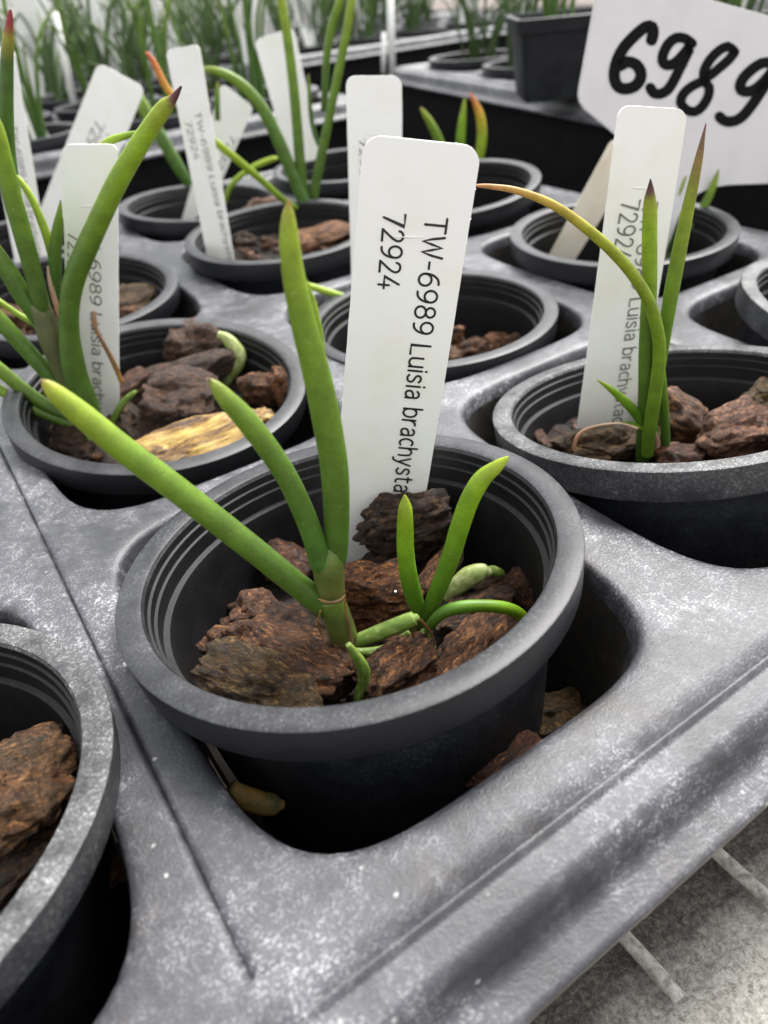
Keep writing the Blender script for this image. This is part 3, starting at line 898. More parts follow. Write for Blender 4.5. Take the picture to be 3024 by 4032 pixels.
# roots of the front seedling
leaf(pm, [(752, 1388, 20), (775, 1383, 30), (815, 1368, 35), (860, 1350, 36), (892, 1337, 33), (897, 1335, 22)], P0, M_ROOT, 0, 0, .9, 14, 'root')
leaf(pm, [(758, 1402, 10), (785, 1410, 22), (825, 1407, 26), (858, 1390, 22), (880, 1368, 14)], P0 + Vector((0, .2, 0)), M_ROOT, 0, 0, .9, 12, 'root')
leaf(pm, [(752, 1392, 14), (768, 1415, 22), (785, 1445, 28), (785, 1475, 26), (776, 1500, 26), (775, 1535, 24)], P0 + Vector((0, -.85, -.15)), M_ROOT, 0, 0, .9, 12, 'root')
leaf(pm, [(692, 1318, 4), (688, 1345, 6), (694, 1368, 7), (704, 1388, 5)], P0 + Vector((0, -.12, 0)), L_DRY, 0, 0, .5, 8, 'dried_bract', off=.2)
leaf(pm, [(745, 1285, 3), (747, 1320, 5), (755, 1360, 7), (760, 1392, 7), (762, 1408, 3)], P0 + Vector((0, -.1, 0)), L_DRY, 0, 0, .5, 8, 'dried_bract', off=.15)
leaf(pm, [(688, 1294, 3), (700, 1299, 5), (718, 1301, 5), (735, 1296, 5), (743, 1288, 3)], P0 + Vector((0, -.30, 0)), L_DRY, 0, 0, .6, 8, 'node_ring', off=.04)
# plantlet beside it
pp, P1 = plant(908, 1347, -1.25, 'bright green plantlet with three short leaves in the front pot')
leaf(pp, [(912, 1375, 26), (910, 1352, 32), (906, 1330, 30)], P1, L_STEM, 0, 0, .9, 12, 'stem')
leaf(pp, [(914, 1352, 14), (906, 1325, 29), (893, 1285, 38), (882, 1240, 39), (876, 1190, 38), (875, 1140, 36), (875, 1100, 31), (875, 1080, 16), (874, 1069, 3)], P1, L_BRIGHT, 0, .03, .75, 16)
leaf(pp, [(916, 1350, 16), (926, 1322, 31), (948, 1270, 37), (972, 1208, 40), (992, 1143, 42), (1013, 1083, 42), (1040, 1036, 40), (1070, 1010, 30), (1090, 994, 16), (1098, 986, 3)], P1, L_BRIGHT, D2R(-8), .03, .8, 16, off=.03)
leaf(pp, [(922, 1362, 16), (938, 1340, 24), (962, 1321, 28), (1000, 1311, 29), (1045, 1309, 28), (1085, 1312, 28), (1115, 1322, 27), (1135, 1339, 25), (1150, 1362, 20), (1156, 1380, 4)], P1 + Vector((0, -.3, 0)), L_BRIGHT, D2R(4), 0, .9, 14, off=.12)
leaf(pp, [(916, 1362, 18), (930, 1400, 24), (936, 1432, 26), (930, 1470, 22)], P1 + Vector((0, -.35, 0)), M_ROOT, 0, 0, .9, 12, 'root')
leaf(pp, [(897, 1330, 6), (918, 1350, 7), (934, 1375, 7), (938, 1410, 5), (933, 1440, 3)], P1 + Vector((0, -.5, 0)), L_DRY, 0, 0, .5, 8, 'dried_bract')
leaf(pp, [(890, 1345, 5), (893, 1375, 5), (900, 1395, 2)], P1 + Vector((0, -.5, 0)), L_DRY, 0, 0, .5, 8, 'dried_bract')
rt, P2 = plant(1010, 1260, -1.5, 'pale green root bulging from the bark at the right')
rt.name = 'orchid_root'; rt['category'] = 'root'; rt['group'] = 'loose roots'
leaf(rt, [(962, 1292, 26), (985, 1270, 40), (1012, 1247, 46), (1040, 1236, 40), (1052, 1236, 26)], P2, M_ROOTPALE, 0, 0, .9, 14, 'thick_root')
leaf(rt, [(1048, 1236, 20), (1065, 1233, 24), (1084, 1238, 16), (1088, 1240, 5)], P2 + Vector((0, .1, 0)), M_ROOT, 0, 0, .9, 12, 'root_tip')

# --- big seedling at the left
pa, PA = plant(195, 892, -1.0, 'biggest seedling at the left with a dozen leaves')
leaf(pa, [(200, 895, 34), (172, 862, 46), (140, 800, 50), (112, 735, 52), (92, 680, 48), (82, 655, 42)], PA, L_SHEATHA, 0, 0, .9, 16, 'sheath', off=.05)
leaf(pa, [(205, 900, 26), (190, 868, 42), (168, 822, 48), (155, 770, 48), (150, 715, 41), (150, 660, 42), (160, 605, 44), (182, 548, 45), (213, 478, 44), (250, 400, 43), (290, 330, 41), (325, 275, 37), (355, 233, 33), (374, 213, 18), (385, 197, 10), (392, 186, 4)], PA, L_PURPLE, 0, 0, .9, 18, off=.4)
leaf(pa, [(92, 672, 26), (85, 645, 36), (72, 590, 36), (52, 515, 39), (28, 430, 39), (8, 345, 36), (-12, 270, 34), (-25, 225, 6)], PA, L_MAIN, 0, 0, .9, 16, off=.15)
leaf(pa, [(110, 700, 18), (70, 560, 26), (35, 440, 30), (18, 340, 32), (13, 250, 31), (14, 160, 28), (17, 90, 23), (20, 55, 16), (22, 30, 10), (23, 20, 3)], PA + Vector((0, .5, 0)), L_RED, 0, 0, .9, 16)
leaf(pa, [(105, 725, 24), (80, 685, 34), (50, 640, 39), (20, 590, 39), (-15, 540, 37), (-60, 470, 20)], PA, L_DARK, 0, 0, .9, 14, off=.1)
leaf(pa, [(150, 845, 20), (112, 815, 32), (60, 758, 34), (0, 692, 34), (-60, 620, 20)], PA, L_DARK, 0, 0, .9, 14)
leaf(pa, [(160, 905, 16), (110, 882, 26), (50, 840, 28), (-10, 790, 28), (-70, 735, 14)], PA, L_MAIN, 0, 0, .9, 14, off=.2)
leaf(pa, [(185, 925, 14), (140, 912, 21), (75, 885, 22), (0, 842, 22), (-60, 800, 12)], PA, L_MAIN, 0, 0, .9, 14, off=.3)
leaf(pa, [(100, 715, 10), (70, 697, 13), (35, 676, 13), (-10, 645, 12), (-40, 625, 6)], PA + Vector((0, .3, 0)), L_YELLOW, 0, 0, .9, 10)
leaf(pa, [(124, 640, 12), (120, 600, 24), (119, 550, 27), (124, 495, 21), (129, 455, 11), (131, 432, 2)], PA + Vector((0, .2, 0)), L_DARK, 0, 0, .8, 14)
leaf(pa, [(120, 610, 8), (110, 545, 17), (96, 495, 18), (70, 432, 15), (48, 396, 13), (34, 378, 4)], PA + Vector((0, .35, 0)), L_YELLOW, 0, 0, .9, 12)
leaf(pa, [(190, 340, 8), (215, 318, 12), (240, 303, 16), (272, 293, 14), (300, 287, 10)][::-1], PA + Vector((0, 1.2, 0)), L_YELLOW, 0, 0, .9, 10)
leaf(pa, [(263, 826, 10), (246, 785, 11), (225, 745, 9), (209, 715, 9), (204, 695, 12), (203, 672, 7)], PA, L_DRY, 0, 0, .5, 10, 'dried_bract', lab='brown dried bract in front of the tag')
leaf(pa, [(130, 690, 9), (116, 640, 12), (108, 605, 10), (103, 575, 3)], PA + Vector((0, .1, 0)), L_PINKDRY, 0, 0, .5, 10, 'dried_bract')
leaf(pa, [(244, 915, 12), (252, 893, 15), (268, 868, 15), (288, 850, 12), (294, 846, 6)], PA, M_ROOT, 0, 0, .9, 12, 'root')
leaf(pa, [(180, 1000, 20), (192, 985, 23), (194, 955, 20), (186, 930, 10)], PA + Vector((0, -.6, -.2)), M_ROOT, 0, 0, .9, 12, 'root')
r3, P3 = plant(500, 780, -1.0, 'pale green root curving over the topmost bark chip')
r3.name = 'orchid_root'; r3['category'] = 'root'; r3['group'] = 'loose roots'
leaf(r3, [(470, 722, 14), (488, 730, 24), (504, 748, 32), (514, 768, 36), (508, 790, 34), (498, 808, 26), (490, 825, 18)], P3, M_ROOTPALE, 0, .2, .9, 12, 'thick_root')

# --- thin seedling in the chalky pot
pb, PB = plant(1392, 985, -1.6, 'slim seedling in the chalky pot with a long drooping orange leaf')
leaf(pb, [(1388, 995, 30), (1390, 940, 31), (1393, 860, 29), (1396, 760, 32), (1400, 680, 33), (1403, 600, 32), (1403, 520, 32), (1404, 460, 30), (1404, 430, 25), (1405, 405, 13), (1405, 386, 2)], PB, L_PURPLE, 0, 0, .8, 16)
leaf(pb, [(1398, 985, 24), (1403, 930, 28), (1415, 850, 28), (1424, 770, 27), (1420, 715, 27), (1403, 655, 26), (1372, 600, 25), (1325, 545, 24), (1265, 492, 22), (1195, 443, 19), (1120, 413, 15), (1060, 403, 11), (1028, 401, 6)], PB, L_ORANGE, 0, 0, .9, 14, off=.35)
leaf(pb, [(1405, 940, 16), (1418, 840, 22), (1432, 745, 27), (1447, 650, 31), (1464, 560, 31), (1480, 480, 28), (1497, 400, 23), (1510, 340, 17), (1518, 300, 9), (1525, 266, 2)], PB + Vector((0, .3, 0)), L_B2, D2R(5), 0, .85, 14)
leaf(pb, [(1440, 1000, 18), (1437, 940, 19), (1433, 870, 20), (1427, 800, 18), (1420, 760, 10)], PB, L_DARK, 0, 0, .9, 12, off=.2)
leaf(pb, [(1392, 930, 12), (1378, 900, 20), (1355, 872, 20), (1325, 845, 15), (1303, 829, 8), (1290, 821, 2)], PB, L_BRIGHT, 0, 0, .7, 12, off=.1)
leaf(pb, [(1415, 985, 9), (1420, 960, 12), (1416, 935, 8), (1412, 915, 2)], PB, L_PINKDRY, 0, 0, .5, 8, 'dried_bract', off=.3)
leaf(pb, [(1425, 985, 10), (1418, 950, 16), (1408, 900, 14), (1402, 880, 4)], PB, L_BRIGHT, 0, 0, .7, 10, off=.15)
leaf(pb, [(1238, 975, 6), (1246, 945, 8), (1265, 928, 7), (1300, 918, 5), (1340, 915, 5), (1375, 925, 6)], PB + Vector((0, -.3, 0)), L_PINKDRY, 0, 0, .7, 8, 'dried_root', off=.2)
leaf(pb, [(1345, 912, 6), (1365, 915, 9), (1385, 925, 8)], PB, L_BRIGHT, 0, 0, .7, 8, 'root', off=.2)

# --- many-leaved seedling behind
pe, PE = plant(660, 478, -.7, 'many-leaved tall seedling behind the upright front leaf')
leaf(pe, [(665, 485, 22), (660, 450, 28), (648, 415, 27), (625, 360, 27), (600, 300, 27), (570, 240, 26), (535, 195, 24), (500, 168, 21), (465, 153, 16), (440, 150, 10), (431, 150, 3)], PE, L_DARK, 0, 0, .9, 12, off=.4)
leaf(pe, [(662, 470, 20), (655, 420, 24), (648, 350, 23), (640, 250, 22), (630, 150, 21), (616, 50, 20), (600, -40, 17)], PE, L_MAIN, 0, 0, .9, 12, off=.2)
leaf(pe, [(672, 480, 16), (678, 420, 20), (695, 330, 20), (716, 230, 19), (737, 125, 19), (752, 50, 19), (765, -50, 15)], PE, L_MAIN, 0, 0, .9, 12)
leaf(pe, [(700, 240, 15), (703, 170, 16), (707, 110, 17), (718, 50, 17), (735, 0, 16), (745, -40, 12)], PE + Vector((0, 1, 0)), L_MAIN, 0, 0, .9, 12)
leaf(pe, [(640, 450, 12), (608, 428, 14), (560, 385, 15), (500, 335, 16), (440, 285, 15), (395, 235, 15), (370, 205, 15), (350, 172, 15), (332, 135, 13), (316, 113, 6)], PE, L_ORTIP, D2R(40), 0, .9, 12, off=.6)
leaf(pe, [(680, 492, 10), (700, 473, 14), (725, 458, 14), (760, 446, 12), (790, 440, 6)], PE, L_BRIGHT, 0, 0, .8, 10, off=.3)
leaf(pe, [(692, 320, 8), (680, 290, 10), (672, 250, 10), (668, 200, 8), (666, 160, 4)], PE + Vector((0, .6, 0)), L_DARK, 0, 0, .8, 10)
# dark leaf and arcs from the plant in the last row
pf, PF_ = plant(470, 470, -1.5, 'dark seedling in the last tray row behind the mirror-turned tag')
leaf(pf, [(410, 400, 20), (385, 360, 26), (350, 300, 28), (320, 250, 28), (302, 215, 24), (292, 190, 8)], PF_, L_DARK, 0, 0, .9, 12)
leaf(pf, [(485, 440, 8), (500, 400, 12), (540, 365, 12), (585, 345, 12), (600, 342, 6)], PF_ + Vector((0, -1.5, 0)), L_YELLOW, 0, 0, .9, 10)
leaf(pf, [(470, 260, 12), (469, 220, 12), (470, 190, 8), (471, 178, 3)], PF_ + Vector((0, -1, 0)), L_MAIN, 0, 0, .9, 10)
# half hidden pot
pc, PC = plant(800, 680, -1.6, 'seedling hidden by the tall front tag with one arm showing')
leaf(pc, [(820, 665, 12), (790, 655, 15), (755, 645, 15), (710, 631, 15), (672, 619, 14), (640, 612, 5)], PC, L_YELLOW, 0, 0, .9, 10)
leaf(pc, [(830, 690, 12), (850, 640, 16), (880, 560, 14), (900, 520, 4)], PC, L_MAIN, 0, 0, .9, 10)
# short-leaved seedling by the tray corner
ph, PH = plant(1000, 410, -1.8, 'short seedling with three leaf tips above the front tag')
leaf(ph, [(985, 430, 12), (972, 370, 19), (956, 325, 20), (940, 285, 19), (925, 258, 15), (914, 241, 9), (908, 232, 3)], PH, L_MAIN, 0, 0, .85, 12)
leaf(ph, [(995, 430, 12), (993, 370, 20), (994, 320, 20), (997, 275, 18), (1001, 240, 12), (1004, 212, 3)], PH, L_BRIGHT, 0, 0, .85, 12)
leaf(ph, [(1005, 430, 12), (1018, 385, 20), (1034, 340, 21), (1041, 295, 21), (1038, 255, 19), (1029, 228, 14), (1020, 210, 8), (1014, 200, 3)], PH, L_ORTIP, 0, 0, .85, 12)
# seedling at the sign
pg, PG = plant(1465, 545, -1.6, 'slender two-leaved seedling at the foot of the numbered sign')
leaf(pg, [(1440, 560, 10), (1462, 535, 15), (1492, 495, 18), (1516, 455, 18), (1533, 420, 17), (1545, 390, 12), (1552, 366, 3)], PG, L_MAIN, 0, 0, .85, 12)
leaf(pg, [(1450, 560, 8), (1452, 500, 14), (1456, 440, 15), (1470, 405, 13), (1482, 380, 4)], PG, L_MAIN, 0, 0, .85, 12)

# ------------------------------------------------------------------ name tags and their lettering
def arc(cx, cy, rx, ry, a0, a1, n=10):
    return [(cx + rx * math.cos(math.radians(a0 + (a1 - a0) * k / n)), cy + ry * math.sin(math.radians(a0 + (a1 - a0) * k / n))) for k in range(n + 1)]
GL_ = {
    'T': (.62, [[(0, 1), (.62, 1)], [(.31, 1), (.31, 0)]]),
    'W': (.92, [[(0, 1), (.22, 0), (.46, .92), (.70, 0), (.92, 1)]]),
    '-': (.34, [[(.02, .42), (.32, .42)]]),
    '6': (.58, [arc(.29, .31, .28, .31, -180, 180, 20), [(.01, .31), (.02, .5), (.08, .72), (.2, .9), (.34, .98), (.48, .99)]]),
    '9': (.58, [arc(.29, .69, .28, .31, -180, 180, 20), [(.57, .69), (.56, .5), (.50, .28), (.38, .1), (.24, .02), (.1, .01)]]),
    '8': (.58, [arc(.29, .27, .28, .27, -180, 180, 20), arc(.29, .77, .235, .23, -180, 180, 18)]),
    '7': (.56, [[(0, 1), (.55, 1), (.2, 0)]]),
    '2': (.56, [[(.03, .80), (.08, .92), (.2, .99), (.36, .98), (.48, .89), (.51, .74), (.44, .56), (.28, .34), (0, 0)], [(0, 0), (.55, 0)]]),
    '4': (.62, [[(.36, 1), (0, .27), (.62, .27)], [(.44, .52), (.44, 0)]]),
    'L': (.48, [[(0, 1), (0, 0), (.48, 0)]]),
    'u': (.46, [[(0, .72), (0, .22)] + arc(.22, .22, .22, .22, 180, 330, 8) + [(.46, .2)], [(.46, .72), (.46, 0)]]),
    'i': (.06, [[(.03, .72), (.03, 0)], [(.03, .93), (.03, .97)]]),
    's': (.40, [[(.38, .62), (.28, .71), (.14, .71), (.04, .63), (.04, .50), (.14, .41), (.28, .34), (.37, .25), (.37, .12), (.28, .02), (.12, .0), (.0, .08)]]),
    'a': (.44, [[(.05, .62), (.15, .71), (.29, .72), (.39, .64), (.42, .5), (.42, 0)], [(.42, .42), (.2, .40), (.05, .31), (.02, .17), (.08, .04), (.2, 0), (.34, .06), (.42, .2)]]),
    'b': (.48, [[(0, 1.02), (0, 0)], [(0, .5), (.1, .67), (.25, .72), (.4, .64), (.48, .45), (.46, .2), (.35, .04), (.2, 0), (.06, .1), (0, .25)]]),
    'r': (.30, [[(0, .72), (0, 0)], [(0, .42), (.08, .6), (.18, .7), (.30, .71)]]),
    'c': (.40, [[(.40, .66), (.28, .72), (.14, .68), (.04, .52), (.01, .35), (.05, .16), (.16, .02), (.28, 0), (.40, .05)]]),
    'h': (.46, [[(0, 1.02), (0, 0)], [(0, .45), (.1, .65), (.24, .72), (.38, .66), (.45, .5), (.45, 0)]]),
    'y': (.46, [[(0, .72), (.23, .02)], [(.46, .72), (.23, .02), (.14, -.2), (.05, -.28), (-.04, -.28)]]),
    't': (.34, [[(.12, .95), (.12, .2), (.16, .05), (.26, 0), (.34, .02)], [(0, .72), (.33, .72)]]),
    'd': (.48, [[(.48, 1.02), (.48, 0)], [(.48, .5), (.38, .67), (.23, .72), (.08, .64), (0, .45), (.02, .2), (.13, .04), (.28, 0), (.42, .1), (.48, .25)]]),
    ' ': (.22, []),
}
def smooth2(P, m=3):
    if len(P) < 4: return P
    Q = [Vector((a, b, 0)) for a, b in P]
    return [(q.x, q.y) for q in catmull(Q, m)]
def stroke(P, w, to3, V, F, sm=True):
    if sm and len(P) > 4: P = smooth2(P, 2)
    n = len(P)
    b0 = len(V)
    D = []
    for i in range(n):
        a, b = P[max(i - 1, 0)], P[min(i + 1, n - 1)]
        t = Vector((b[0] - a[0], b[1] - a[1]))
        t = t.normalized() if t.length else Vector((1, 0))
        k = 1.0
        if 0 < i < n - 1:
            t1 = Vector((P[i][0] - a[0], P[i][1] - a[1])); t2 = Vector((b[0] - P[i][0], b[1] - P[i][1]))
            if t1.length and t2.length:
                k = min(1.7, 1 / max(.55, math.cos(t1.angle(t2) / 2)))
        D.append(t)
        nx, ny = -t.y * w / 2 * k, t.x * w / 2 * k
        V.append(to3(P[i][0] + nx, P[i][1] + ny)); V.append(to3(P[i][0] - nx, P[i][1] - ny))
    for i in range(n - 1):
        F.append((b0 + 2 * i, b0 + 2 * i + 1, b0 + 2 * i + 3, b0 + 2 * i + 2))
    for (i, sg) in ((0, -1), (n - 1, 1)):
        c = len(V)
        t = D[i]
        for k in range(7):
            an = -math.pi / 2 + math.pi * k / 6
            dx = (t.x * math.cos(an) * sg - t.y * math.sin(an)) * w / 2
            dy = (t.y * math.cos(an) * sg + t.x * math.sin(an)) * w / 2
            V.append(to3(P[i][0] + dx, P[i][1] + dy))
        F.append(tuple(range(c, c + 7)))
def text_strokes(s, o3, xd, yd, length, cap, V, F, gap=.2, sw=.115, lift=None, adv=None):
    tot = sum(GL_[ch][0] + gap for ch in s) - gap
    sx = length / tot if length else cap
    x = 0
    for ch in s:
        wd, st = GL_[ch]
        for P in st:
            def to3(a, b, x=x):
                return o3 + xd * ((x + a) * sx) + yd * (b * cap) + lift
            # strokes are given their width in units of the cap height
            Q = [(p[0], p[1]) for p in P]
            stroke(Q, sw, to3, V, F)
        x += wd + gap

def name_tag(corners, P0, yaw, lean, label, mat=M_TAG, extend=.22, rad=.16, texts=(), inkmat=None, thick=.045, group='name tags in the front tray', notch=True, bow=0.0):
    n = plane_normal(yaw, lean)
    tl, tr, br, bl = [on_plane(x, y, P0, n) for (x, y) in corners]
    L = (bl - tl); 
    bl = bl + (bl - tl) * extend
    br = br + (br - tr) * extend
    ctr = (bl + br) / 2
    if n.dot(EYE - ctr) < 0: n = -n
    def pt(s, t):
        q = tl * (1 - s) * (1 - t) + tr * s * (1 - t) + br * s * t + bl * (1 - s) * t
        return q + n * (bow * math.sin(math.pi * t))
    W = (tr - tl).length; H = (bl - tl).length
    r = W * rad
    # outline with rounded top corners, regular columns so it can bow
    NT = 26
    ts = [0] + [r / H * (1 - math.cos(math.pi / 2 * k / 6)) for k in range(1, 7)] + [r / H + (1 - r / H) * k / NT for k in range(1, NT + 1)]
    V, F = [], []
    NSX = 8
    rnd = random.Random(len(label))
    for t in ts:
        d = t * H
        ins = 0 if d >= r else (r - math.sqrt(max(r * r - (r - d) ** 2, 0))) / W
        for k in range(NSX + 1):
            s = ins + (1 - 2 * ins) * k / NSX
            j = (rnd.random() - .5) * .008 if k in (0, NSX) else 0
            V.append(pt(s + j / W, t))
    nn = NSX + 1
    for i in range(len(ts) - 1):
        for k in range(NSX):
            F.append((i * nn + k, (i + 1) * nn + k, (i + 1) * nn + k + 1, i * nn + k + 1))
    nv = len(V)
    V += [q - n * thick for q in V]
    F += [tuple(q + nv for q in reversed(f)) for f in F]
    bnd = [i for i in range(0, nn)] + [i * nn + NSX for i in range(1, len(ts))] + [(len(ts) - 1) * nn + k for k in range(NSX - 1, -1, -1)] + [i * nn for i in range(len(ts) - 2, 0, -1)]
    for a, b in zip(bnd, bnd[1:] + bnd[:1]):
        F.append((a, b, b + nv, a + nv))
    root = empty('name_tag', ctr)
    tag(root, label, 'name tag', group)
    o = mesh_obj('tag_blade', V, F, mat)
    bm = bmesh.new(); bm.from_mesh(o.data)
    bmesh.ops.recalc_face_normals(bm, faces=bm.faces)
    bm.to_mesh(o.data); bm.free()
    sharp(o, 40)
    world_child(o, root)
    if texts:
        for (s, a, b, capx) in texts:
            V, F = [], []
            A, B = on_plane(*a, P0, n), on_plane(*b, P0, n)
            xd = (B - A); ln = xd.length; xd.normalize()
            yd = n.cross(xd)
            cap = capx * KD / FPX * depth(A)
            V0 = len(V)
            text_strokes(s, A, xd, yd, ln, cap, V, F, lift=n * .014)
            if bow:
                for i in range(V0, len(V)):
                    t = ((V[i] - tl).dot((bl - tl).normalized())) / H
                    V[i] = V[i] + n * (bow * math.sin(math.pi * max(0, min(1, t))))
            lt = mesh_obj('lettering', V, F, inkmat or M_INK, smooth=False)
            world_child(lt, root)
    if notch:
        # small raised moulding mark and nibs along the cut edge
        V, F = [], []
        a, b = pt(.33, .165), pt(.62, .165)
        Vt, Ft, _ = tube_mesh([a + n * .0, (a + b) / 2 + n * .004, b + n * .0], [.008, .016, .008], 6)
        world_child(mesh_obj('moulding_mark', Vt, Ft, mat), root)
        Vt, Ft = [], []
        for (s, t) in ((.30, .0), (.78, .0), (1.0, .075), (1.0, .13), (.0, .055)):
            c = pt(s, t) - n * thick * .5
            for dx in (-.03, .03):
                pass
            b0 = len(Vt)
            e = .022
            for q in ((1, 0, 0), (-1, 0, 0), (0, 1, 0), (0, -1, 0), (0, 0, 1), (0, 0, -1)):
                Vt.append(c + Vector(q) * e)
            for f in ((0, 2, 4), (2, 1, 4), (1, 3, 4), (3, 0, 4), (2, 0, 5), (1, 2, 5), (3, 1, 5), (0, 3, 5)):
                Ft.append(tuple(b0 + i for i in f))
        world_child(mesh_obj('edge_nibs', Vt, Ft, mat, smooth=False), root)
    return root

TXT = 'TW-6989 Luisia brachystac'
# tall front tag: its plane comes from the four corners seen in the photo
name_tag([(785, 290), (1041, 316), (916, 1085), (719, 1130)], at(840, 1105, -.95), D2R(-4), .02,
         'tall white tag standing in the front pot, sharp black print', texts=[(TXT, (920, 467), (849, 1072), 46), ('72924', (830, 458), (817, 617), 46)], bow=.16)
name_tag([(1337, 227), (1487, 236), (1371, 935), (1245, 935)], at(1300, 935, -1.9), D2R(4), .0,
         'white tag behind the slim seedling in the chalky pot', texts=[(TXT, (1388, 440), (1322, 912), 32), ('72924', (1343, 434), (1322, 562), 40)], inkmat=M_FADE, bow=.05)
name_tag([(133, 312), (254, 311), (258, 852), (150, 895)], at(205, 875, -1.2), D2R(0), .0,
         'white tag half covered by the biggest seedling', texts=[(TXT, (190, 470), (206, 942), 24), ('72924', (149, 500), (146, 600), 24)], inkmat=M_FADE, bow=.03)
name_tag([(357, 108), (430, 95), (503, 545), (447, 552)], at(475, 550, -.45), D2R(-10), .0,
         'narrow white tag leaning left in front of the far pots, printed along its length', texts=[(TXT, (420, 243), (496, 575), 13), ('72924', (400, 262), (420, 345), 13)], inkmat=M_FADE)
name_tag([(212, 134), (314, 190), (190, 500), (85, 455)], at(140, 478, -.3), D2R(0), .0,
         'wide white tag tilted right behind the half covered tag', texts=[(TXT, (232, 285), (130, 520), 18), ('72924', (207, 258), (170, 345), 20)], inkmat=M_FADE)
name_tag([(747, 164), (868, 163), (872, 700), (762, 700)], at(815, 690, -1.2), D2R(6), .0,
         'white tag directly behind the tall front tag', texts=[('72924', (776, 300), (779, 400), 12)], inkmat=M_FADE)
name_tag([(1322, 300), (1400, 310), (1250, 549), (1190, 545)], at(1220, 548, -1.6), D2R(10), .0,
         'cream tag leaning far right behind the white chalky-pot tag', mat=M_CREAM, notch=False)
name_tag([(-60, 95), (30, 105), (110, 600), (45, 630)], at(80, 610, -.9), D2R(-15), .0,
         'white tag at the left edge behind the red-tipped leaf', texts=[(TXT, (22, 270), (80, 560), 15)], inkmat=M_FADE)
name_tag([(478, 178), (548, 232), (475, 400), (398, 455)], at(430, 440, -.8), D2R(0), .0,
         'white tag tilted right behind the narrow leaning tag', texts=[('72924', (500, 290), (460, 380), 14)], inkmat=M_FADE, notch=False)

# numbered sign on a stake
SG0 = at(1410, 560, -1.6)
SGN = plane_normal(D2R(12), .10)
if SGN.dot(EYE - SG0) < 0: SGN = -SGN
def sgn(x, y): return on_plane(x, y, SG0, SGN)
outl = [(1290, -60), (1286, 0), (1268, 100), (1252, 188), (1250, 205), (1252, 220), (1262, 236), (1335, 296), (1345, 330), (1338, 420), (1330, 520), (1345, 600), (1405, 640), (1430, 580), (1444, 530), (1470, 462),
        (1486, 438), (1510, 418), (1540, 405), (1575, 400), (1659, 397), (1780, 392), (1800, 385), (1808, 370), (1840, 120), (1836, 100), (1820, 88), (1659, 33), (1540, 0), (1400, -42), (1310, -68), (1298, -68)]
sign = empty('number_sign', SG0)
tag(sign, 'large white stake sign hand-numbered 6989 in thick marker', 'sign')
V = [sgn(*q) for q in outl]
k = len(V)
V += [q - SGN * .12 for q in V]
F = [tuple(range(k)), tuple(range(2 * k - 1, k - 1, -1))] + [(i, (i + 1) % k, (i + 1) % k + k, i + k) for i in range(k)]
o = mesh_obj('sign_plate', V, F, M_SIGN, smooth=False)
bm = bmesh.new(); bm.from_mesh(o.data)
bmesh.ops.recalc_face_normals(bm, faces=bm.faces)
bmesh.ops.bevel(bm, geom=[e for e in bm.edges if e.calc_face_angle(0) > 1.2], offset=.03, segments=2, affect='EDGES')
bmesh.ops.triangulate(bm, faces=[f for f in bm.faces if len(f.verts) > 4])
bm.to_mesh(o.data); bm.free()
world_child(o, sign)
digits = [
    ([(735, 318), (748, 262), (738, 215), (690, 212), (610, 275), (520, 370), (465, 470), (440, 570), (445, 640), (475, 690), (530, 705), (600, 685), (645, 630), (648, 565), (610, 510), (545, 490), (490, 520)], 92),
    ([(1055, 345), (1000, 305), (930, 300), (870, 345), (830, 420), (822, 480), (850, 515), (910, 505), (980, 440), (1045, 360), (1010, 440), (950, 560), (905, 650), (860, 715), (800, 745), (750, 735), (725, 695)], 82),
    ([(1385, 400), (1340, 368), (1270, 400), (1200, 470), (1155, 550), (1150, 610), (1195, 600), (1270, 540), (1350, 470), (1395, 410)], 76),
    ([(1150, 640), (1060, 680), (990, 740), (965, 810), (1010, 870), (1080, 885), (1140, 840), (1185, 760), (1190, 690), (1150, 640)], 76),
    ([(1720, 540), (1680, 500), (1610, 500), (1530, 550), (1460, 620), (1435, 690), (1465, 725), (1540, 715), (1620, 650), (1700, 560), (1650, 650), (1580, 760), (1510, 860), (1440, 935), (1360, 965), (1300, 950), (1275, 925)], 84),
]
nv = mesh_obj
for (P, wd) in digits:
    V, F = [], []
    def to3(a, b): return sgn(1206.9 + a * .27248, b * .27248) + SGN * .012
    stroke(P, wd, to3, V, F)
    d = mesh_obj('handwritten_digit', V, F, M_MARK, smooth=False)
    d.location = SGN * (.002 * len(sign.children))
    world_child(d, sign)

# small things: flakes on the tray and leaf, yellow root tip in the pocket
def flake(x, y, z, r, label, seed):
    rnd = random.Random(seed)
    c = at(x, y, z)
    V = [c + Vector((r * rnd.uniform(.5, 1) * math.cos(a * 1.05), r * rnd.uniform(.5, 1) * math.sin(a * 1.05), .0)) for a in range(6)]
    V += [q + Vector((0, 0, -.03)) for q in V]
    F = [tuple(range(6)), tuple(range(11, 5, -1))] + [(i, (i + 1) % 6, (i + 1) % 6 + 6, i + 6) for i in range(6)]
    o = mesh_obj('white_flake', V, F, M_FLAKE, smooth=False)
    tag(o, label, 'flake', 'white flakes')
flake(271, 1433, ZT + .10, .09, 'white flake stuck on the tray ridge left of the front pot', 3)
flake(981, 1225, .15, .05, 'white flake on the upright plantlet leaf', 4)
flake(854, 1277, -1.0, .035, 'tiny white grain on the orange-brown bark', 5)
ry, PY = plant(560, 1735, -2.25, 'yellow-brown root tip poking out below the front pot')
ry.name = 'orchid_root'; ry['category'] = 'root'; ry['group'] = 'loose roots'
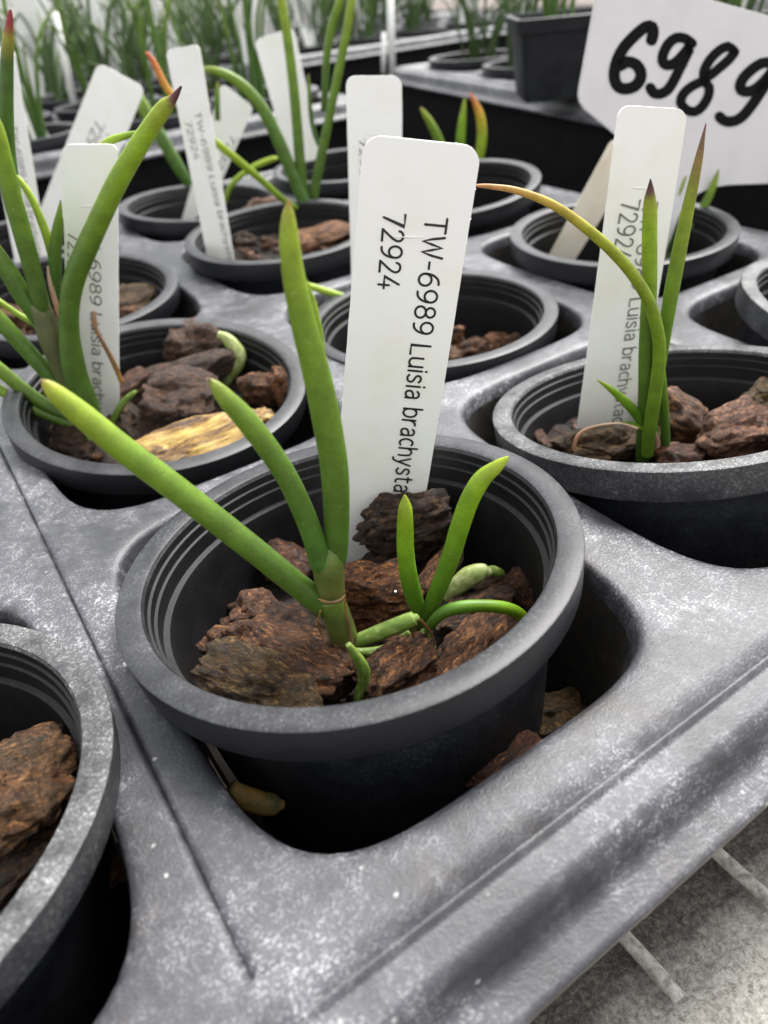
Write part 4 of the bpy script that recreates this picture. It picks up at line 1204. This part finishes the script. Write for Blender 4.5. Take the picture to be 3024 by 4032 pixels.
leaf(ry, [(500, 1700, 30), (530, 1722, 48), (565, 1735, 50), (592, 1738, 46), (606, 1738, 26)], PY, simple('old_root', [(.38, (.05, .055, .010)), (.5, (.15, .085, .016)), (.66, (.24, .13, .03))], 2.0, .7, .5), 0, 0, .9, 12, 'thick_root')

# ------------------------------------------------------------------ trays behind
TB_Z = 1.5
def far_tray(o, rot, ni, nj, label):
    return build_tray(o, rot, [(i, j) for i in range(ni) for j in range(nj)], GP, GV, 4.05, 4.95, 28, TB_Z, label, -5.5, False)
FARPOTS = []
def add_far(u0, v0, rot, ni, nj, label):
    o = uv(u0, v0)
    far_tray(o, ANG + rot, ni, nj, label)
    ux = Vector((math.cos(ANG + rot), math.sin(ANG + rot), 0)); vx = Vector((-math.sin(ANG + rot), math.cos(ANG + rot), 0))
    for i in range(ni):
        for j in range(nj):
            FARPOTS.append(o + ux * i * GP + vx * j * GV)
V0 = 45.1 + 2.13 + GV / 2
add_far(-24.5, V0, 0, 6, 4, 'dark tray directly behind the front tray')
add_far(37.0, 1.5, D2R(-12), 6, 6, 'dark raised tray to the right with the square pot on it')
add_far(-20, V0 + 48, 0, 6, 4, 'second dark tray back, left of centre')
add_far(43, V0 + 48 - 5, D2R(3), 6, 4, 'second dark tray back, right of centre')
add_far(-5, V0 + 96, 0, 6, 4, 'third dark tray back, left of centre')
add_far(58, V0 + 92, 0, 6, 4, 'third dark tray back, right of centre')
add_far(40, V0 + 192, 0, 8, 4, 'fifth dark tray back, left of centre')
add_far(122, V0 + 192, 0, 6, 4, 'fifth dark tray back, right of centre')
add_far(-40, V0 + 144, 0, 5, 4, 'fourth dark tray back, far left')
add_far(15, V0 + 144, 0, 6, 4, 'fourth dark tray back, left of centre')
add_far(78, V0 + 144, 0, 6, 4, 'fourth dark tray back, right of centre')

FAR_RIM = RIM_P[::1]
frv, frf = lathe(RIM_P, 32)
fov, fof = lathe(BODY_OUT, 32)
fiv, fif = lathe([(3.98, -.1), (3.9, -.8), (3.7, -.95), (3.62, -1.9)], 32)
fmv, fmf = lathe([(3.62, -1.7), (2.4, -1.35), (1.2, -1.2), (0, -1.1)], 20)
def blade_mesh(key, seed, nl, hmin, hmax, spread, wid, mat):
    rnd = random.Random(seed)
    V, F, U = [], [], []
    for k in range(nl):
        a = rnd.uniform(0, 6.28); h = rnd.uniform(hmin, hmax); sp = rnd.uniform(.1, 1) * spread * h
        b = Vector((rnd.uniform(-.8, .8), rnd.uniform(-.8, .8), -1.4))
        d = Vector((math.cos(a), math.sin(a), 0))
        P = catmull([b, b + Vector((0, 0, h * .4)) + d * sp * .15, b + Vector((0, 0, h * .8)) + d * sp * .5, b + Vector((0, 0, h)) + d * sp], 4)
        n = len(P)
        w0 = rnd.uniform(.6, 1.1) * wid
        R = [w0 * (1 - (i / (n - 1)) ** 3 * .9) for i in range(n)]
        v, f, u = tube_mesh(P, R, 6, .6, upv=Vector((math.sin(a), -math.cos(a), .1)))
        o = len(V)
        V += v; U += u; F += [tuple(q + o for q in t) for t in f]
    me = bpy.data.meshes.new(key)
    me.from_pydata([tuple(q) for q in V], [], F)
    me.materials.append(mat)
    me.polygons.foreach_set('use_smooth', [True] * len(me.polygons))
    l = me.uv_layers.new(name='UVMap')
    for lp in me.loops: l.data[lp.index].uv = U[lp.vertex_index]
    return me
TUFTS = [blade_mesh('tuft%d' % q, q + 5, *prm) for q, prm in enumerate([
    (6, 6, 13, .55, .24, L_FAR), (7, 4, 10, .9, .22, L_FAR), (5, 7, 14, .45, .26, L_DARK), (8, 3, 7, 1.2, .22, L_FARPALE), (6, 5, 11, .7, .25, L_FAR), (9, 3, 7, 1.3, .28, L_FARPALE), (6, 6, 12, .6, .24, L_DARK)])]
def far_tag_mesh():
    W, H, t, r = 1.6, 11.0, .05, .25
    prof = [(-W / 2, 0), (W / 2, 0), (W / 2, H - r), (W / 2 - r * .3, H - r * .3), (W / 2 - r, H), (-W / 2 + r, H), (-W / 2 + r * .3, H - r * .3), (-W / 2, H - r)]
    V = [(x, -t / 2, z) for x, z in prof] + [(x, t / 2, z) for x, z in prof]
    k = len(prof)
    F = [tuple(range(k)), tuple(range(2 * k - 1, k - 1, -1))] + [(i, i + k, (i + 1) % k + k, (i + 1) % k) for i in range(k)]
    return V, F
ftv, ftf = far_tag_mesh()
ME_FT = bpy.data.meshes.new('far_tag'); ME_FT.from_pydata(ftv, [], ftf); ME_FT.materials.append(M_TAG)
V, F = [], []
text_strokes(TXT, Vector((.12, -.05, 8.4)), Vector((0, 0, -1)), Vector((1, 0, 0)), 6.6, .34, V, F, lift=Vector((0, 0, 0)))
ME_FL = bpy.data.meshes.new('far_lettering'); ME_FL.from_pydata([tuple(q) for q in V], [], F); ME_FL.materials.append(M_FADE)
V, F = [], []
text_strokes('72924', Vector((-.5, -.05, 8.4)), Vector((0, 0, -1)), Vector((1, 0, 0)), 1.7, .34, V, F, lift=Vector((0, 0, 0)))
ME_FN = bpy.data.meshes.new('far_number'); ME_FN.from_pydata([tuple(q) for q in V], [], F); ME_FN.materials.append(M_FADE)

rnd = random.Random(4)
rim_me, out_me, in_me, mul_me = shared('far_rim', frv, frf, M_RIM), shared('far_outer', fov, fof, M_POT), shared('far_inner', fiv, fif, M_POTIN), shared('far_mulch', fmv, fmf, M_MULCH)
nfar = 0
for P in FARPOTS:
    x, y, dd = project(P + Vector((0, 0, TB_Z + .7)))
    if dd < 20 or not (-160 < x < 1820) or y < -330: continue
    nfar += 1
    r = empty('plant_pot', (P.x + rnd.uniform(-.2, .2), P.y + rnd.uniform(-.2, .2), TB_Z + .75))
    tag(r, 'black pot out of focus in the dark trays at the back', 'plant pot', 'black pots in the far trays')
    link('rim', rim_me, r); link('outer_wall', out_me, r); link('inner_wall', in_me, r); link('mulch', mul_me, r)
    for _k in range(2 if dd < 130 else 1):
        t = bpy.data.objects.new('orchid_plant', TUFTS[rnd.choice((0, 1, 2, 4, 6))])
        COL.objects.link(t)
        t.location = (r.location.x + rnd.uniform(-1.5, 1.5), r.location.y + rnd.uniform(-1.5, 1.5), r.location.z)
        sc = rnd.uniform(.75, 1.15)
        t.scale = (sc, sc, sc)
        t.rotation_euler = (0, 0, rnd.uniform(0, 6.28))
        tag(t, 'grassy green plant out of focus in the far trays', 'plant', 'plants in the far trays')
    if rnd.random() < .62:
        t = bpy.data.objects.new('name_tag', ME_FT)
        COL.objects.link(t)
        a = rnd.uniform(0, 6.28)
        t.location = (r.location.x + 2.2 * math.cos(a), r.location.y + 2.2 * math.sin(a), r.location.z - 2.2)
        t.rotation_euler = (rnd.uniform(-.2, .25), rnd.uniform(-.28, .28), rnd.uniform(-.7, .9))
        tag(t, 'white name tag out of focus in the far trays', 'name tag', 'name tags in the far trays')
        for q in (ME_FL, ME_FN):
            l = bpy.data.objects.new('lettering', q); COL.objects.link(l); l.parent = t

# square black pot on the right tray
def square_pot():
    P = at(1205, 205, TB_Z + .1)
    wpx = 200 * KD / FPX * depth(P)
    a = wpx / 2
    h = 118 * KD / FPX * depth(P) / c_
    root = empty('square_pot', P, Matrix.Rotation(ANG * .15 - .15, 3, 'Z').to_quaternion())
    tag(root, 'deep square black pot standing on the right tray', 'plant pot')
    def ringv(s, z, r=.12):
        out = []
        for (sx, sy, a0) in ((1, 1, 0), (-1, 1, 90), (-1, -1, 180), (1, -1, 270)):
            for k in range(4):
                an = math.radians(a0 + 30 * k)
                out.append((sx * s * (1 - r) + math.cos(an) * s * r, sy * s * (1 - r) + math.sin(an) * s * r, z))
        return out
    prof = [(a * .80, 0), (a * .95, h * .82), (a * .98, h * .82), (a * 1.02, h * .83), (a * 1.05, h * .99), (a * 1.03, h), (a * .97, h), (a * .95, h * .98), (a * .78, h * .5), (a * .78, h * .5)]
    V, F = [], []
    for s, z in prof: V += ringv(s, z)
    for i in range(len(prof) - 1):
        for k in range(16):
            p, q = i * 16 + k, i * 16 + (k + 1) % 16
            F.append((p, q, q + 16, p + 16))
    F.append(tuple(range((len(prof) - 1) * 16, len(prof) * 16)))
    o = mesh_obj('pot_body', V, F, M_POT, root); sharp(o, 40)
    t = bpy.data.objects.new('orchid_plant', TUFTS[2]); COL.objects.link(t)
    t.location = P + Vector((0, 0, h * .7)); t.scale = (.9, .9, .8)
    tag(t, 'grassy plant growing in the deep square pot', 'plant')
square_pot()

# pale pair of big tags behind the many-leaved seedling
PT = at(655, 330, 1.2)
name_tag([(548, 86), (634, 58), (692, 330), (622, 345)], PT, D2R(-6), .0, 'big pinkish white tag behind the many-leaved seedling', extend=.05, notch=False, group='name tags in the far trays')
name_tag([(22, -15), (76, -12), (97, 212), (60, 218)], at(78, 216, 2.0), D2R(-6), 0, 'narrow white tag leaning left in the top left corner', texts=[(TXT, (58, 70), (80, 190), 12), ('72924', (45, 75), (55, 115), 12)], inkmat=M_FADE, notch=False, group='name tags in the far trays')
name_tag([(523, -5), (566, -5), (560, 128), (525, 128)], at(542, 128, 2.0), 0, 0, 'short upright white tag at the top beside the seedling leaves', texts=[('72924', (550, 20), (548, 70), 12)], inkmat=M_FADE, notch=False, group='name tags in the far trays')
for k, (x0, y0, x1, y1, wd, lb) in enumerate([(165, 250, 118, 26, 14, 'thin clear stick leaning left at top left'), (848, 165, 842, -30, 15, 'clear upright stick above the white tag'), (828, 160, 829, 70, 10, 'short clear stick above the white tag')]):
    A = at(x0, y0, 1.2); B = on_plane(x1, y1, A, plane_normal(0, 0))
    r_ = wd * KD / FPX * depth(A) / 2
    V, F, _ = tube_mesh([A, (A + B) / 2, B], [r_ * .8, r_, r_ * .9], 10)
    o = mesh_obj('plant_stick', V, F, M_TAG)
    tag(o, lb, 'plant stick', 'plant sticks')
